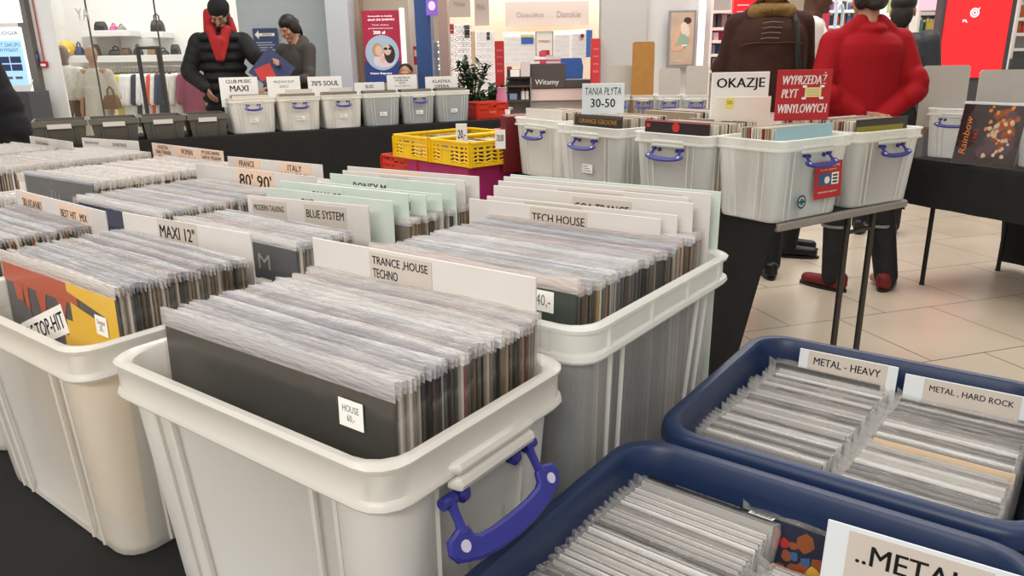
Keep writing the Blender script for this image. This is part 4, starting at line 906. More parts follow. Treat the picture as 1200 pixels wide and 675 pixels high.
def figure(label, loc, rz, J, skin, k=1.0):
    """J: joints in metres, the person looks along -y; returns root body and joints"""
    D = dict(head=(0, -.02, 1.64), neck=(0, .0, 1.50), chest=(0, 0, 1.28), belly=(0, 0, 1.08), pelvis=(0, 0, .96), shL=(.185, .0, 1.43), shR=(-.185, .0, 1.43), elL=(.24, .02, 1.15), elR=(-.24, .02, 1.15), wrL=(.25, -.06, .90), wrR=(-.25, -.06, .90), hdL=(0, -.1, -1), hdR=(0, -.1, -1), pnL=(-1, 0, 0), pnR=(1, 0, 0),
             hipL=(.095, 0, .90), hipR=(-.095, 0, .90), knL=(.10, -.01, .49), knR=(-.10, -.01, .49), anL=(.11, .02, .09), anR=(-.11, .02, .09), nod=0, turn=0, curl=.5)
    D.update(J); Q = {a: (V(b) * k if isinstance(b, tuple) and a[:2] not in ('hd', 'pn') else (V(b) if isinstance(b, tuple) else b)) for a, b in D.items()}
    SK = mat('skin_' + skin[1:], skin, .5, noise=.05, scale=12, spec=.3); mb = MB()
    HR = Matrix.Rotation(Q['turn'], 3, 'Z') @ Matrix.Rotation(Q['nod'], 3, 'X'); hc = Q['head']
    def H(x, y, z): return hc + HR @ V((x, y, z)) * k
    mb.ell(H(0, .012, .035), (.077 * k, .096 * k, .092 * k), SK, 16, 12, rot=HR); mb.ell(H(0, -.016, -.03), (.062 * k, .076 * k, .085 * k), SK, 16, 12, rot=HR)
    mb.cap(H(0, -.062, -.095), H(0, -.05, -.085), .026 * k, .03 * k, SK)                      # chin
    mb.cap(H(0, -.092, .012), H(0, -.112, -.026), .010 * k, .016 * k, SK)                      # nose
    mb.cap(H(-.035, -.082, .024), H(.035, -.082, .024), .015 * k, .015 * k, SK)                # brow
    mb.cap(H(-.022, -.088, -.058), H(.022, -.088, -.058), .010 * k, .010 * k, SK)              # lips
    for s in (-1, 1):
        mb.ell(H(s * .078, .012, -.005), (.010 * k, .02 * k, .032 * k), SK, 10, 8, rot=HR); mb.ell(H(s * .045, -.065, -.02), (.022 * k, .022 * k, .022 * k), SK, 10, 8)
    mb.cap(Q['neck'] - V((0, 0, .06)), H(0, .02, -.05), .056 * k, .052 * k, SK)
    mb.ell(Q['chest'], (.15 * k, .10 * k, .19 * k), SK); mb.ell(Q['belly'], (.135 * k, .10 * k, .16 * k), SK); mb.ell(Q['pelvis'], (.15 * k, .105 * k, .13 * k), SK)
    mb.cap(Q['belly'], Q['chest'], .10 * k, .11 * k, SK)
    mb.cap(Q['shL'], Q['shR'], .055 * k, .055 * k, SK); mb.cap(Q['neck'], Q['chest'], .06 * k, .1 * k, SK)
    for s in 'LR':
        mb.cap(Q['sh' + s], Q['el' + s], .045 * k, .038 * k, SK); mb.cap(Q['el' + s], Q['wr' + s], .037 * k, .025 * k, SK)
        hand(mb, Q['wr' + s], Q['hd' + s], Q['pn' + s], SK, 1 if s == 'L' else -1, Q['curl'])
        mb.cap(Q['hip' + s], Q['kn' + s], .075 * k, .052 * k, SK); mb.cap(Q['kn' + s], Q['an' + s], .05 * k, .034 * k, SK)
        mb.cap(Q['an' + s] - V((0, 0, .03)), Q['an' + s] + V((0, -.13, -.055)), .035, .028, SK)
    me = remesh(mb, 'person', .0058, SK, 3); o = bpy.data.objects.new('person', me); col.objects.link(o); o.location = loc; o.rotation_euler = (0, 0, rz); tag(o, label, 'person')
    # eyes, brows
    e = MB()
    for s in (-1, 1): e.ell(H(s * .032, -.081, .004), (.011 * k, .006 * k, .006 * k), mat('eye_white', '#d9d2ca', .3), 8, 6, rot=HR); e.ell(H(s * .032, -.086, .004), (.005 * k, .003 * k, .005 * k), mat('iris', '#2a1c14', .2), 8, 6, rot=HR)
    e.build('eyes', o)
    return o, Q, H, HR
def clothe(parent, name, label, parts, m, voxel=.009, smooth=4):
    "parts: (p0, p1, r0, r1) capsules or ('e', centre, radii)"
    mb = MB()
    for p in parts:
        if p[0] == 'f': mb.cap(p[1], p[2], p[3], p[4], m, 24, p[5], V((1, 0, 0)))
        elif p[0] == 'e': mb.ell(p[1], p[2], m, 18, 12, rot=p[3] if len(p) > 3 else None)
        else: mb.cap(p[0], p[1], p[2], p[3], m, 14)
    return addmesh(name, remesh(mb, name, voxel, m, smooth), parent, label)
def torso(Q, g=1.0, hem=None):
    P = [('e', Q['chest'] + V((0, 0, .01)), (.185 * g, .125 * g, .20)), ('e', Q['belly'], (.17 * g, .125 * g, .19)), (Q['shL'] * .92 + Q['chest'] * .08, Q['shR'] * .92 + Q['chest'] * .08, .07 * g, .07 * g), (Q['neck'] - V((0, 0, .075)), Q['chest'], .085 * g, .12 * g)]
    if hem: P.append(('e', Q['pelvis'] + V((0, 0, hem)), (.175 * g, .13 * g, .12)))
    return P
def trap(Q, g=1.0): return [(Q['neck'] + V((sx * .05, .01, .0)), Q['sh' + s_] * .9 + Q['chest'] * .1, .05 * g, .06 * g) for sx, s_ in ((1, 'L'), (-1, 'R'))]
def sleeves(Q, g=1.0):
    P = []
    for s in 'LR':
        d = (Q['wr' + s] - Q['el' + s]); P += [(Q['sh' + s], Q['el' + s], .066 * g, .055 * g), (Q['el' + s], Q['el' + s] + d * .93, .054 * g, .040 * g)]
    return P
def folds(Q, g, n=10, seed=1):
    "creases: thin rolls of cloth across the back and round the elbows"
    r = random.Random(seed); P = []
    for s in 'LR':
        e = Q['el' + s]; a = (Q['sh' + s] - e).normalized(); b = (Q['wr' + s] - e).normalized(); ax = a.cross(b); ax = ax.normalized() if ax.length > .01 else V((1, 0, 0))
        for t, dr in ((.02, a), (.05, a), (.03, b), (.06, b)): P.append((e + dr * t - ax * .03, e + dr * (t + .015) + ax * .03, .05 * g, .052 * g))
    return P
def legs(Q, g=1.0):
    P = [('e', Q['pelvis'], (.165 * g, .122 * g, .13))]
    for s in 'LR': P += [(Q['hip' + s], Q['kn' + s], .092 * g, .072 * g), (Q['kn' + s], Q['an' + s] + V((0, 0, -.01)), .072 * g, .062 * g)]
    return P
def shoes(o, Q, m, rot=(0, 0), sole=None):
    for i, s in enumerate('LR'):
        a = Q['an' + s]; R3 = Matrix.Rotation(rot[i], 3, 'Z'); b = MB()
        heel = V((a.x, a.y, .045)) + R3 @ V((0, .045, 0)); toe = V((a.x, a.y, .038)) + R3 @ V((0, -.16, 0))
        b.cap(heel, toe, .043, .036, m, 14); b.cap(heel + V((0, 0, .03)), V((a.x, a.y, .09)), .043, .045, m, 14)
        so = addmesh('shoe', remesh(b, 'shoe', .006, m, 2), o)
        f = MB(); n = 16; pts = []
        for q in range(n):
            t = 2 * pi * q / n; pts.append(V((a.x, a.y, 0)) + R3 @ V((.046 * cos(t), -.058 + .15 * sin(t), 0)))
        f.loft([[(p.x, p.y, 0) for p in pts], [(p.x, p.y, .018) for p in pts]], sole or BLACK, True, True); f.build('sole', so)
def hair(o, H, HR, k, m, parts, label=None, name='hair', voxel=.007):
    mb = MB()
    for c, r in parts: mb.ell(H(*c), tuple(x * k for x in r), m, 16, 12, rot=HR)
    return addmesh(name, remesh(mb, name, voxel, m, 2), o, label)
DENIM = mat('dark_trousers', '#1d1e22', .8, noise=.15, scale=20, bump=.1)
def spot(px, D): s, z = atD(px, 60, D); return W3(s, D, 0)
# man in the black puffer jacket
PUF = mat('black_puffer', '#171717', .72, noise=.25, scale=9, bump=.6, spec=.35); REDH = mat('red_hoodie', '#a81f22', .75, noise=.1, scale=30)
o, Q, H, HR = figure('bearded man in a black puffer jacket, red hood and black beanie looking through crates', spot(260, 7.75), HEAD + radians(12), dict(head=(.035, -.10, 1.645), neck=(.01, -.02, 1.52), chest=(0, 0, 1.30), nod=.55, turn=-.15, elL=(.31, -.10, 1.27), wrL=(.47, -.30, 1.26), hdL=(.3, -1, -.1), pnL=(-.3, 0, -1), elR=(-.30, -.04, 1.16), wrR=(-.12, -.30, 1.02), hdR=(.4, -.5, -.75), pnR=(.6, .2, -.2)), '#9a7058', 1.09)
P = []
for i in range(8):
    z = .84 + .088 * i; f = 1 + .05 * sin(i * .9); P.append(('e', V((0, 0, z)) * 1.09, (.232 * f, .178 * f, .075)))
P += torso(Q, 1.18) + [(Q['shL'] - V((0, -.03, .03)), Q['shR'] - V((0, -.03, .03)), .085, .085), (V((0, 0, .86)), V((0, 0, 1.40)), .17, .15)]
for s in 'LR':
    for a, b_, r0_, r1_ in ((Q['sh' + s], Q['el' + s], .095, .085), (Q['el' + s], Q['wr' + s] * .95 + Q['el' + s] * .05, .085, .058)):
        for j in range(4):
            t = (j + .5) / 4; c = a + (b_ - a) * t; P.append((c - (b_ - a).normalized() * .018, c + (b_ - a).normalized() * .018, r0_ + (r1_ - r0_) * t, r0_ + (r1_ - r0_) * t))
        P.append((a, b_, r0_ * .9, r1_ * .92))
clothe(o, 'puffer_jacket', 'black quilted puffer jacket', P, PUF, .010, 8)
clothe(o, 'hood', 'red hood round the neck', [('e', Q['neck'] + V((0, .05, .02)), (.125, .095, .07)), (Q['neck'] + V((-.075, -.01, .10)), Q['neck'] + V((-.085, .03, -.02)), .035, .05), (Q['neck'] + V((.075, .0, .08)), Q['neck'] + V((.085, .03, -.02)), .03, .05), ('e', Q['neck'] + V((0, .07, .10)), (.095, .05, .09)), (Q['neck'] + V((-.07, -.10, .0)), Q['chest'] + V((-.01, -.20, -.03)), .05, .03), (Q['neck'] + V((.07, -.10, .0)), Q['chest'] + V((.02, -.20, -.03)), .05, .03), (Q['neck'] + V((0, -.16, -.10)), Q['chest'] + V((.0, -.20, .0)), .05, .035), (Q['neck'] + V((-.10, .03, .16)), Q['neck'] + V((-.10, .03, .0)), .045, .06), (Q['neck'] + V((.095, .04, .10)), Q['neck'] + V((.095, .03, .0)), .035, .06)], REDH, .009)
hair(o, H, HR, 1.09, mat('black_beanie', '#17161a', .9, bump=.4, scale=80), [((0, .018, .062), (.093, .110, .085)), ((0, .012, .035), (.090, .108, .05))], 'black knitted beanie', 'beanie')
hair(o, H, HR, 1.09, mat('dark_beard', '#221813', .8, bump=.4, scale=90), [((0, -.045, -.085), (.052, .05, .034)), ((-.055, -.015, -.055), (.020, .045, .04)), ((.055, -.015, -.055), (.020, .045, .04)), ((0, -.093, -.043), (.026, .012, .007))], 'short dark beard', 'beard')
clothe(o, 'trousers', None, legs(Q), DENIM); shoes(o, Q, BLACK)
# the record he holds
m = MB(); m.box(-.157, .157, -.003, .003, -.157, .157, mat('blue_cover', '#2b335f', .4)); polyf(m, [(-.13, -.10), (-.01, -.15), (.06, -.02), (-.06, .04)], mat('cover_red_dot', '#c8322c'), -.0036); quad(m, .02, .10, -.12, -.09, PAPERW, -.0038)
hp = o.matrix_basis if False else None
Mw = Matrix.Translation(o.location) @ Matrix.Rotation(o.rotation_euler.z, 4, 'Z'); hw = Mw @ (Q['wrL'] + V((-.02, -.06, -.10)))
r_ = m.build('vinyl_record', None, False, hw, (radians(-15), radians(40), HEAD)); tag(r_, 'blue record with a red patch held by the man in the puffer jacket', 'record')
# woman in the grey hoodie
HOOD = mat('grey_hoodie', '#4c4744', .88, noise=.1, scale=9, bump=.8, spec=.2)
o, Q, H, HR = figure('woman in a dark grey hoodie with tied back dark hair looking down', spot(347, 8.25), HEAD - radians(32), dict(head=(0, -.065, 1.635), nod=.42, turn=0, elL=(.24, -.08, 1.14), wrL=(.12, -.34, 1.10), hdL=(-.4, -.8, 0), pnL=(0, .2, -1), elR=(-.25, -.06, 1.14), wrR=(-.12, -.33, 1.06), hdR=(.3, -.8, -.1), pnR=(0, .2, -1)), '#b98a70', 1.03)
clothe(o, 'hoodie', 'dark grey hooded sweatshirt', torso(Q, 1.05, .02) + sleeves(Q, 1.12) + folds(Q, 1.1) + [('e', Q['neck'] + V((0, .05, -.02)), (.13, .09, .075)), ('e', Q['neck'] + V((0, .09, -.02)), (.10, .07, .10))], HOOD)
hair(o, H, HR, 1.0, mat('dark_hair', '#1d1714', .5, bump=.5, scale=60, stretch=(1, 1, .2)), [((0, .010, .056), (.087, .104, .084)), ((-.066, .012, .01), (.024, .06, .07)), ((.066, .012, .01), (.024, .06, .07)), ((0, .05, .0), (.08, .07, .1)), ((0, .115, .02), (.035, .035, .04)), ((0, .125, -.06), (.026, .022, .08))], 'dark hair tied back')
clothe(o, 'trousers', None, legs(Q), DENIM); shoes(o, Q, BLACK)
# person sitting behind the far table
s, z = atD(475, 78, 9.0)
o, Q, H, HR = figure('person with short dark hair, only the forehead showing above the far genre cards', W3(s, 9.0, 0), HEAD, dict(head=(0, -.02, 1.18), neck=(0, 0, 1.04), chest=(0, 0, .82), belly=(0, 0, .62), pelvis=(0, 0, .50), shL=(.185, 0, .97), shR=(-.185, 0, .97), elL=(.24, -.05, .70), elR=(-.24, -.05, .70), wrL=(.15, -.28, .66), wrR=(-.15, -.28, .66), hdL=(-.2, -1, 0), hdR=(.2, -1, 0), pnL=(0, 0, -1), pnR=(0, 0, -1), hipL=(.095, -.02, .48), hipR=(-.095, -.02, .48), knL=(.12, -.42, .48), knR=(-.12, -.42, .48), anL=(.12, -.42, .09), anR=(-.12, -.42, .09)), '#a87a5e')
clothe(o, 'jumper', None, torso(Q, 1.02) + sleeves(Q), DENIM); clothe(o, 'trousers', None, legs(Q), DENIM); shoes(o, Q, BLACK)
hair(o, H, HR, 1, mat('brown_black_hair', '#1f1815', .6, bump=.4, scale=60), [((0, .028, .062), (.084, .096, .074)), ((0, .07, .0), (.07, .045, .08))])
m = MB(); m.lathe([(.17, 0), (.17, .03), (.03, .04), (.03, .33), (.18, .34), (.18, .37)], DGREY, 18); st = m.build('stool', None, True, W3(s, 9.0, 0)); tag(st, 'low stool under the person behind the far genre cards', 'stool')
# person at the left edge
BLK = mat('black_wool', '#141417', .9, noise=.2, scale=30, bump=.15)
s, z = atD(2, 120, 3.35)
o, Q, H, HR = figure('person in a black coat cut off by the left edge, one sleeve showing', W3(s - .30, 3.35, 0), HEAD + radians(15), dict(elL=(.275, 0, 1.12), wrL=(.31, -.08, .88)), '#a87a5e')
clothe(o, 'coat', 'long black coat', torso(Q, 1.1, -.02) + sleeves(Q, 1.3) + folds(Q, 1.2), BLK); clothe(o, 'trousers', None, legs(Q), DENIM); shoes(o, Q, BLACK)
hair(o, H, HR, 1, mat('brown_black_hair', '#1f1815'), [((0, .028, .062), (.084, .096, .074)), ((0, .07, .0), (.07, .045, .08))])
# person in the brown jacket, back to us
BRJ = mat('brown_jacket', '#3b241e', .88, noise=.14, scale=8, bump=.9, spec=.2); CORD = mat('tan_corduroy', '#7d6034', .9, noise=.2, scale=90, bump=.3)
o, Q, H, HR = figure('person in a dark brown jacket with a tan corduroy collar, seen from behind', spot(899, 4.5), HEAD + radians(170), dict(nod=.15, turn=.1, elL=(.215, -.06, 1.14), wrL=(.14, -.28, 1.00), elR=(-.215, -.06, 1.14), wrR=(-.14, -.28, 1.00), hdL=(-.3, -1, -.3), hdR=(.3, -1, -.3), shL=(.165, 0, 1.41), shR=(-.165, 0, 1.41)), '#b98a70', 1.06)
clothe(o, 'jacket', 'dark brown jacket', torso(Q, 1.05, .0) + trap(Q, 1.0) + sleeves(Q, 1.12) + folds(Q, 1.1, seed=3) + [('f', V((0, .02, 1.05)), V((0, .025, 1.42)), .150, .142, 1.5)], BRJ, .008, 14)
clothe(o, 'collar', 'tan corduroy collar', [('e', Q['neck'] + V((0, .035, -.02)), (.125, .095, .045)), (Q['neck'] + V((-.09, .06, -.03)), Q['neck'] + V((.09, .06, -.03)), .045, .045)], CORD, .008)
hair(o, H, HR, 1.06, mat('light_brown_hair', '#6b4a30', .6, noise=.2, bump=.6, scale=50, stretch=(1, 1, .15)), [((0, .032, .045), (.088, .102, .092)), ((0, .07, -.05), (.078, .05, .10)), ((-.06, .03, -.04), (.03, .06, .09)), ((.06, .03, -.04), (.03, .06, .09))], 'light brown collar-length hair')
m = MB()
for i in range(4): zz = 1.425 - i * .028; zz += .075; m.tube([(-.16 + i * .006 + .11, .156 + .005 * i, zz), (-.10 + i * .006 + .11, .159 + .005 * i, zz + .004), (-.055 + i * .004 + .11, .160 + .005 * i, zz - .002)], .0022, mat('stitch_thread', '#8a7468', .7), 5)
m.tube([(-.17, .128, 1.385), (-.1, .160, 1.395), (0, .170, 1.392), (.1, .160, 1.395), (.17, .128, 1.382)], .003, mat('jacket_seam', '#54382f', .8), 5); m.build('stitching', o)
b = MB(); b.tube([(-.11, -.10, 1.50), (-.115, .04, 1.565), (-.125, .125, 1.50), (-.145, .150, 1.30), (-.18, .13, 1.10)], .017, mat('bag_strap', '#23241c', .8), 8); st = b.build('bag_strap', o, True)
clothe(o, 'trousers', None, legs(Q), DENIM); shoes(o, Q, BLACK)
# man in the white shirt
o, Q, H, HR = figure('man in a white T-shirt between the brown jacket and the red sweatshirt', spot(948, 5.05), HEAD + radians(70), dict(nod=.1, turn=-.1), '#5a3c30', 1.04)
clothe(o, 't_shirt', 'white T-shirt', torso(Q, 1.06, .0) + [(Q['sh' + s_], Q['sh' + s_] * .4 + Q['el' + s_] * .6, .07, .068) for s_ in 'LR'], mat('white_cotton', '#e6dfd8', .85, noise=.05, bump=.2, scale=14))
hair(o, H, HR, 1.04, mat('brown_black_hair', '#1f1815'), [((0, .028, .062), (.084, .096, .074)), ((0, .07, .02), (.07, .045, .07))]); clothe(o, 'trousers', None, legs(Q), DENIM); shoes(o, Q, BLACK)
# dark jacket behind the man in red
o, Q, H, HR = figure('person in a dark padded jacket half hidden behind the man in red', spot(1052, 5.6), HEAD + radians(150), dict(), '#a87a5e', .98)
clothe(o, 'jacket', 'dark padded jacket', torso(Q, 1.12, .0) + sleeves(Q, 1.3), mat('charcoal_jacket', '#2b2b30', .6, noise=.1)); clothe(o, 'trousers', None, legs(Q), DENIM); shoes(o, Q, BLACK)
hair(o, H, HR, .98, mat('brown_black_hair', '#1f1815'), [((0, .028, .062), (.088, .10, .078)), ((0, .07, -.02), (.075, .05, .10))])
# man in red
RS = mat('red_sweatshirt', '#940f18', .85, noise=.05, scale=7, bump=1.0, spec=.2, stretch=(1, 1, .7))
q = spot(1014, 4.2)
o, Q, H, HR = figure('man in a red sweatshirt seen from behind, hands clasped behind his back', q, HEAD + radians(180), dict(nod=.25, turn=.05, head=(.0, -.045, 1.64), shL=(.18, .0, 1.405), shR=(-.18, .0, 1.405), elL=(.265, .085, 1.15), wrL=(.06, .17, 1.03), hdL=(-1, .10, -.25), pnL=(0, 1, .1), elR=(-.265, .085, 1.15), wrR=(-.06, .165, 1.01), hdR=(1, .10, -.2), pnR=(0, 1, .1), anL=(.045, .02, .09), anR=(-.265, .03, .09), knL=(.05, -.01, .49), knR=(-.20, -.01, .49), hipL=(.08, 0, .90), hipR=(-.12, 0, .90), curl=.7), '#b08066', .985)
clothe(o, 'sweatshirt', 'red crew neck sweatshirt', torso(Q, 1.05, .03) + [('e', Q['neck'] + V((0, .022, -.03)), (.088, .092, .04))] + trap(Q, 1.05) + sleeves(Q, 1.12) + folds(Q, 1.12, seed=5) + [('f', V((0, .015, .99)), V((0, .02, 1.325)), .138, .132, 1.52), ((-.17, .09, 1.12), (-.05, .128, 1.06), .014, .010), ((.17, .09, 1.15), (.05, .130, 1.09), .014, .010), ((-.16, .085, 1.22), (-.08, .118, 1.17), .014, .008), ((.17, .085, 1.25), (.09, .115, 1.2), .014, .008)], RS, .0075, 14)
WT = mat('work_trousers', '#201f21', .8, noise=.15, scale=24, bump=.15)
clothe(o, 'work_trousers', 'black work trousers with silver bands', legs(Q, 1.05), WT)
REF = mat('reflective_band', '#8f9292', .35, .3)
for s_ in 'LR':
    c = Q['kn' + s_] + V((0, 0, -.10)); m = MB(); rr = .081
    m.loft([[(c.x + rr * cos(2 * pi * i / 20), c.y + .004 + rr * sin(2 * pi * i / 20), c.z + dz) for i in range(20)] for dz in (-.008, .008)], REF); m.build('reflective_band', o)
shoes(o, Q, mat('red_black_shoe', '#6e1a1c', .6, noise=.2, scale=12), (radians(38), radians(-38)))
hair(o, H, HR, .985, mat('dark_brown_hair', '#2b211c', .6, noise=.25, bump=.7, scale=50), [((0, .030, .050), (.088, .102, .09)), ((0, .075, -.005), (.076, .05, .09)), ((-.055, .04, -.01), (.034, .06, .07)), ((.055, .04, -.01), (.034, .06, .07)), ((0, .085, -.06), (.05, .034, .04))], 'dark wavy hair')
# ------------------------------------------------------------------ shops in the background
def sub(s, D, z=0): return W3(s, D, z)
def blk(mb, px0, py0, px1, py1, D, th, m, zfloor=None, ztop=None):
    "slab seen between two pixel corners at distance D, built in the shop frame"
    pm = (py0 + py1) / 2
    s0, _ = atD(px0, pm, D); s1, _ = atD(px1, pm, D); xm = (px0 + px1) / 2
    z1 = atD(xm, py0, D)[1] if ztop is None else ztop; z0 = atD(xm, py1, D)[1] if zfloor is None else zfloor
    mb.box(s0, s1, D, D + th, z0, z1, m); return s0, s1, z0, z1
def item(name, label, cat, px0, py0, px1, py1, D, th, m, zfloor=None, ztop=None, group=None, b=.004):
    "a thing of box-like size with its own origin; returns object, width, height"
    pm = (py0 + py1) / 2; s0, _ = atD(px0, pm, D); s1, _ = atD(px1, pm, D); xm = (px0 + px1) / 2
    z1 = atD(xm, py0, D)[1] if ztop is None else ztop; z0 = atD(xm, py1, D)[1] if zfloor is None else zfloor
    mb = MB(); w_ = s1 - s0; h = z1 - z0; mb.box(-w_ / 2, w_ / 2, 0, th, 0, h, m, None, min(b, th / 3, h / 3, w_ / 3))
    o = mb.build(name, None, False, W3((s0 + s1) / 2, D, z0), (0, 0, HEAD)); tag(o, label, cat, group); return o, w_, h
def deco(o, name, paint):
    mb = MB(); paint(mb); return mb.build(name, o)
def wall(name, px0, px1, D, th, m, z0=0, z1=3.4, py=60):
    mb = MB(); s0, _ = atD(px0, py, D); s1, _ = atD(px1, py, D); mb.box(s0, s1, D, D + th, z0, z1, m); struct(name, mb, (0, 0, 0), HEAD)
W_SHOP = mat('shop_white', '#efedea', .6); W_GREY = mat('cool_grey_wall', '#c9cdd2', .5); W_BEIGE = mat('beige_wall', '#c2b6a4', .6, noise=.03, scale=3); W_CREAM = mat('cream_wall', '#efdfc9', .6)
wall('wall_back', -260, 1500, 18.0, .2, W_CREAM, 0, 4.2)
m = MB(); m.box(-9.5, -9.3, -3, 18, 0, 4.2, W_SHOP); struct('wall_left', m, (0, 0, 0), HEAD)
m = MB(); m.box(9.6, 9.8, -3, 18, 0, 4.2, W_SHOP); struct('wall_right', m, (0, 0, 0), HEAD)
# --- clothes shop
wall('wall_clothes_shop', -40, 392, 12.6, .1, W_SHOP, 0, 3.6)
wall('wall_shop_column', 40, 68, 9.3, .03, W_SHOP, 0, 3.6)
wall('trim_1', 29, 41, 9.2, .10, mat('door_frame_grey', '#6b655e', .5), 0, 3.6, 70)
m = MB(); m.box(-.03, .03, 0, .04, 0, 3.4, mat('mullion', '#5b564f', .5, .3))
def pane(name, px0, px1, D):
    mb = MB(); s0, _ = atD(px0, 60, D); s1, _ = atD(px1, 60, D); mb.box(s0, s1, D, D + .012, .05, 3.3, GLASS); struct(name, mb, (0, 0, 0), HEAD)
pane('window_1', 66, 109, 9.35); pane('window_2', 110, 188, 9.35); pane('window_3', 189, 283, 9.35)
for i, px in enumerate((109.5, 188.5)):
    mb = MB(); s0, _ = atD(px, 60, 9.35); mb.box(s0 - .006, s0 + .006, 9.34, 9.36, 0, 3.4, mat('mullion', '#5b564f', .5, .3)); struct('trim_%d' % (i + 2), mb, (0, 0, 0), HEAD)
o, w_, h = item('shop_lettering', 'white letters on the clothes shop window', 'shop lettering', 90, 12, 104, 24, 9.33, .005, clearfilm('letter_carrier', .02)); deco(o, 'lettering', lambda q: text_mb('YA', .16, .13, PAPERW, .03, y=-.002, z=.07, mb=q))
o, w_, h = item('fire_alarm', 'small red fire alarm box at the foot of a thin red pipe', 'fire alarm', 47, 72, 54, 79, 9.25, .05, mat('alarm_red', '#b5232a', .5))
def alarm(q): q.tube([(0, .03, h), (0, .03, 1.9)], .008, mat('pipe_red', '#b5564a', .5), 6); q.box(-.03, .03, -.004, 0, h * .2, h * .6, PAPERW)
deco(o, 'pipe', alarm)
o, w_, h = item('pictogram_sign', 'small blue sign with a white figure on the white column', 'sign', 38.5, 60, 45.5, 72, 9.25, .01, mat('pictogram_blue', '#2a3f78', .5))
def pict(q): q.ell((0, -.003, h * .8), (.014, .003, .014), PAPERW, 8, 6); q.box(-.014, .014, -.004, 0, h * .25, h * .66, PAPERW)
deco(o, 'pictogram', pict)
# lit screen at the far left
LIT = mat('lit_screen_white', '#e9f1f6', .5, emit=.75); LITB = mat('lit_screen_blue', '#a9d4ee', .5, emit=.7)
o, w_, h = item('advertising_screen', 'lit white and pale blue advertising screen at the left edge', 'screen', -40, 32, 29, 108, 8.9, .06, LIT)
def scr(q):
    x0, x1 = -w_ / 2, w_ / 2; B2 = mat('screen_navy', '#34416e', .5, emit=.3); B3 = mat('screen_grey', '#6f7d88', .5)
    q.box(x0, x1, -.004, 0, 0, h * .80, LITB); text_mb('TECHNOLOGIA', w_ * .8, h * .055, INKG, y=-.006, x=w_ * .08, z=h * .91, mb=q)
    text_mb('ZWROT ZAKUPU\nDO WYMIANY', w_ * .55, h * .14, mat('screen_text_blue', '#4f8fbf', .5), y=-.006, x=w_ * .2, z=h * .69, mb=q)
    for i in range(6): q.box(x0 + w_ * (.36 + .2 * (i % 3)), x0 + w_ * (.54 + .2 * (i % 3)), -.007, -.004, h * (.33 + .12 * (i // 3)), h * (.43 + .12 * (i // 3)), B2)
    for i in range(3): q.box(x0 + w_ * (.45 + .17 * i), x0 + w_ * (.57 + .17 * i), -.007, -.004, h * .20, h * .24, B3)
deco(o, 'screen_picture', scr)
o2, w2, h2 = item('advertising_screen', 'upper pale screen strip above the lit screen at the left edge', 'screen', -40, -40, 17, 27, 8.9, .06, LIT)
o2, w2, h2 = item('display_desk', 'dark grey desk under the lit screen at the left edge', 'desk', -40, 108, 36, 140, 8.7, .4, mat('desk_dark', '#4c4f55', .5), zfloor=0)
for i, (a, b_) in enumerate(((14, 100), (24, 97))):
    s, z = atD(a, b_ + 10, 8.75); mb = MB(); mb.box(-.05, .05, -.004, .004, 0, .16, PAPERW, Matrix.Rotation(radians(-35), 4, 'X')); o = mb.build('leaflet_stand', None, False, W3(s, 8.85, atD(a, 108, 8.7)[1]), (0, 0, HEAD)); tag(o, ('left', 'right')[i] + ' of two white leaflet stands on the dark desk', 'leaflet stand')
# shelves, bags
SH = mat('shelf_white', '#f0eeeb', .4)
sh, ws, hs_ = item('wall_shelf', 'long white wall shelf in the clothes shop above the rail', 'shelf', 78, 64.5, 262, 72.5, 12.15, .45, SH)
s1_, a1, b1_ = item('wall_shelf', 'short white shelf with a black and a pink bag', 'shelf', 97, 35.5, 152, 42.5, 12.2, .4, SH)
s2_, a2, b2_ = item('wall_shelf', 'short white shelf with a single black handbag', 'shelf', 165, 37, 191, 44, 12.2, .4, SH)
item('wall_niche', 'grey recessed panel below the black and pink bags', 'wall panel', 97, 43, 140, 64, 12.55, .045, mat('niche_grey', '#bdbab6', .6))
def bag(label, px0, py0, px1, py1, m, handle=True, D=12.25):
    s0, z1 = atD(px0, py0, D); s1, z0 = atD(px1, py1, D); w_ = s1 - s0; h = z1 - z0
    t = thing('handbag', label, 'handbag', W3((s0 + s1) / 2, D + .1, z0), HEAD); b = MB(); hb = h * (.62 if handle else 1)
    b.loft([[(x * w_ * q, y * .12 * q2, z) for x, y in ((-.5, -.5), (0, -.62), (.5, -.5), (.5, .5), (0, .62), (-.5, .5))] for z, q, q2 in ((0, .92, 1), (hb * .1, 1, 1.1), (hb * .6, .94, .9), (hb * .95, .78, .45), (hb, .7, .3))], m, True, True); b.build('body', t, True)
    if handle:
        g = MB(); g.tube([(-w_ * .22, 0, hb * .95), (-w_ * .2, 0, h * .85), (0, 0, h), (w_ * .2, 0, h * .85), (w_ * .22, 0, hb * .95)], .012, m, 6); g.build('handle', t, True)
BKL = mat('black_leather', '#211f1f', .4); BRL = mat('brown_leather', '#5f4330', .45)
bag('square black bag on the short shelf', 107, 25, 121, 35.5, BKL, False); bag('pink bag on the short shelf', 125, 27, 134, 35.5, mat('pink_leather', '#d8418a', .4)); bag('grey bag right of the pink bag', 134, 28, 143, 35.5, mat('grey_leather', '#8d8683', .5))
bag('black handbag alone on its short shelf', 172, 15, 189, 37, BKL)
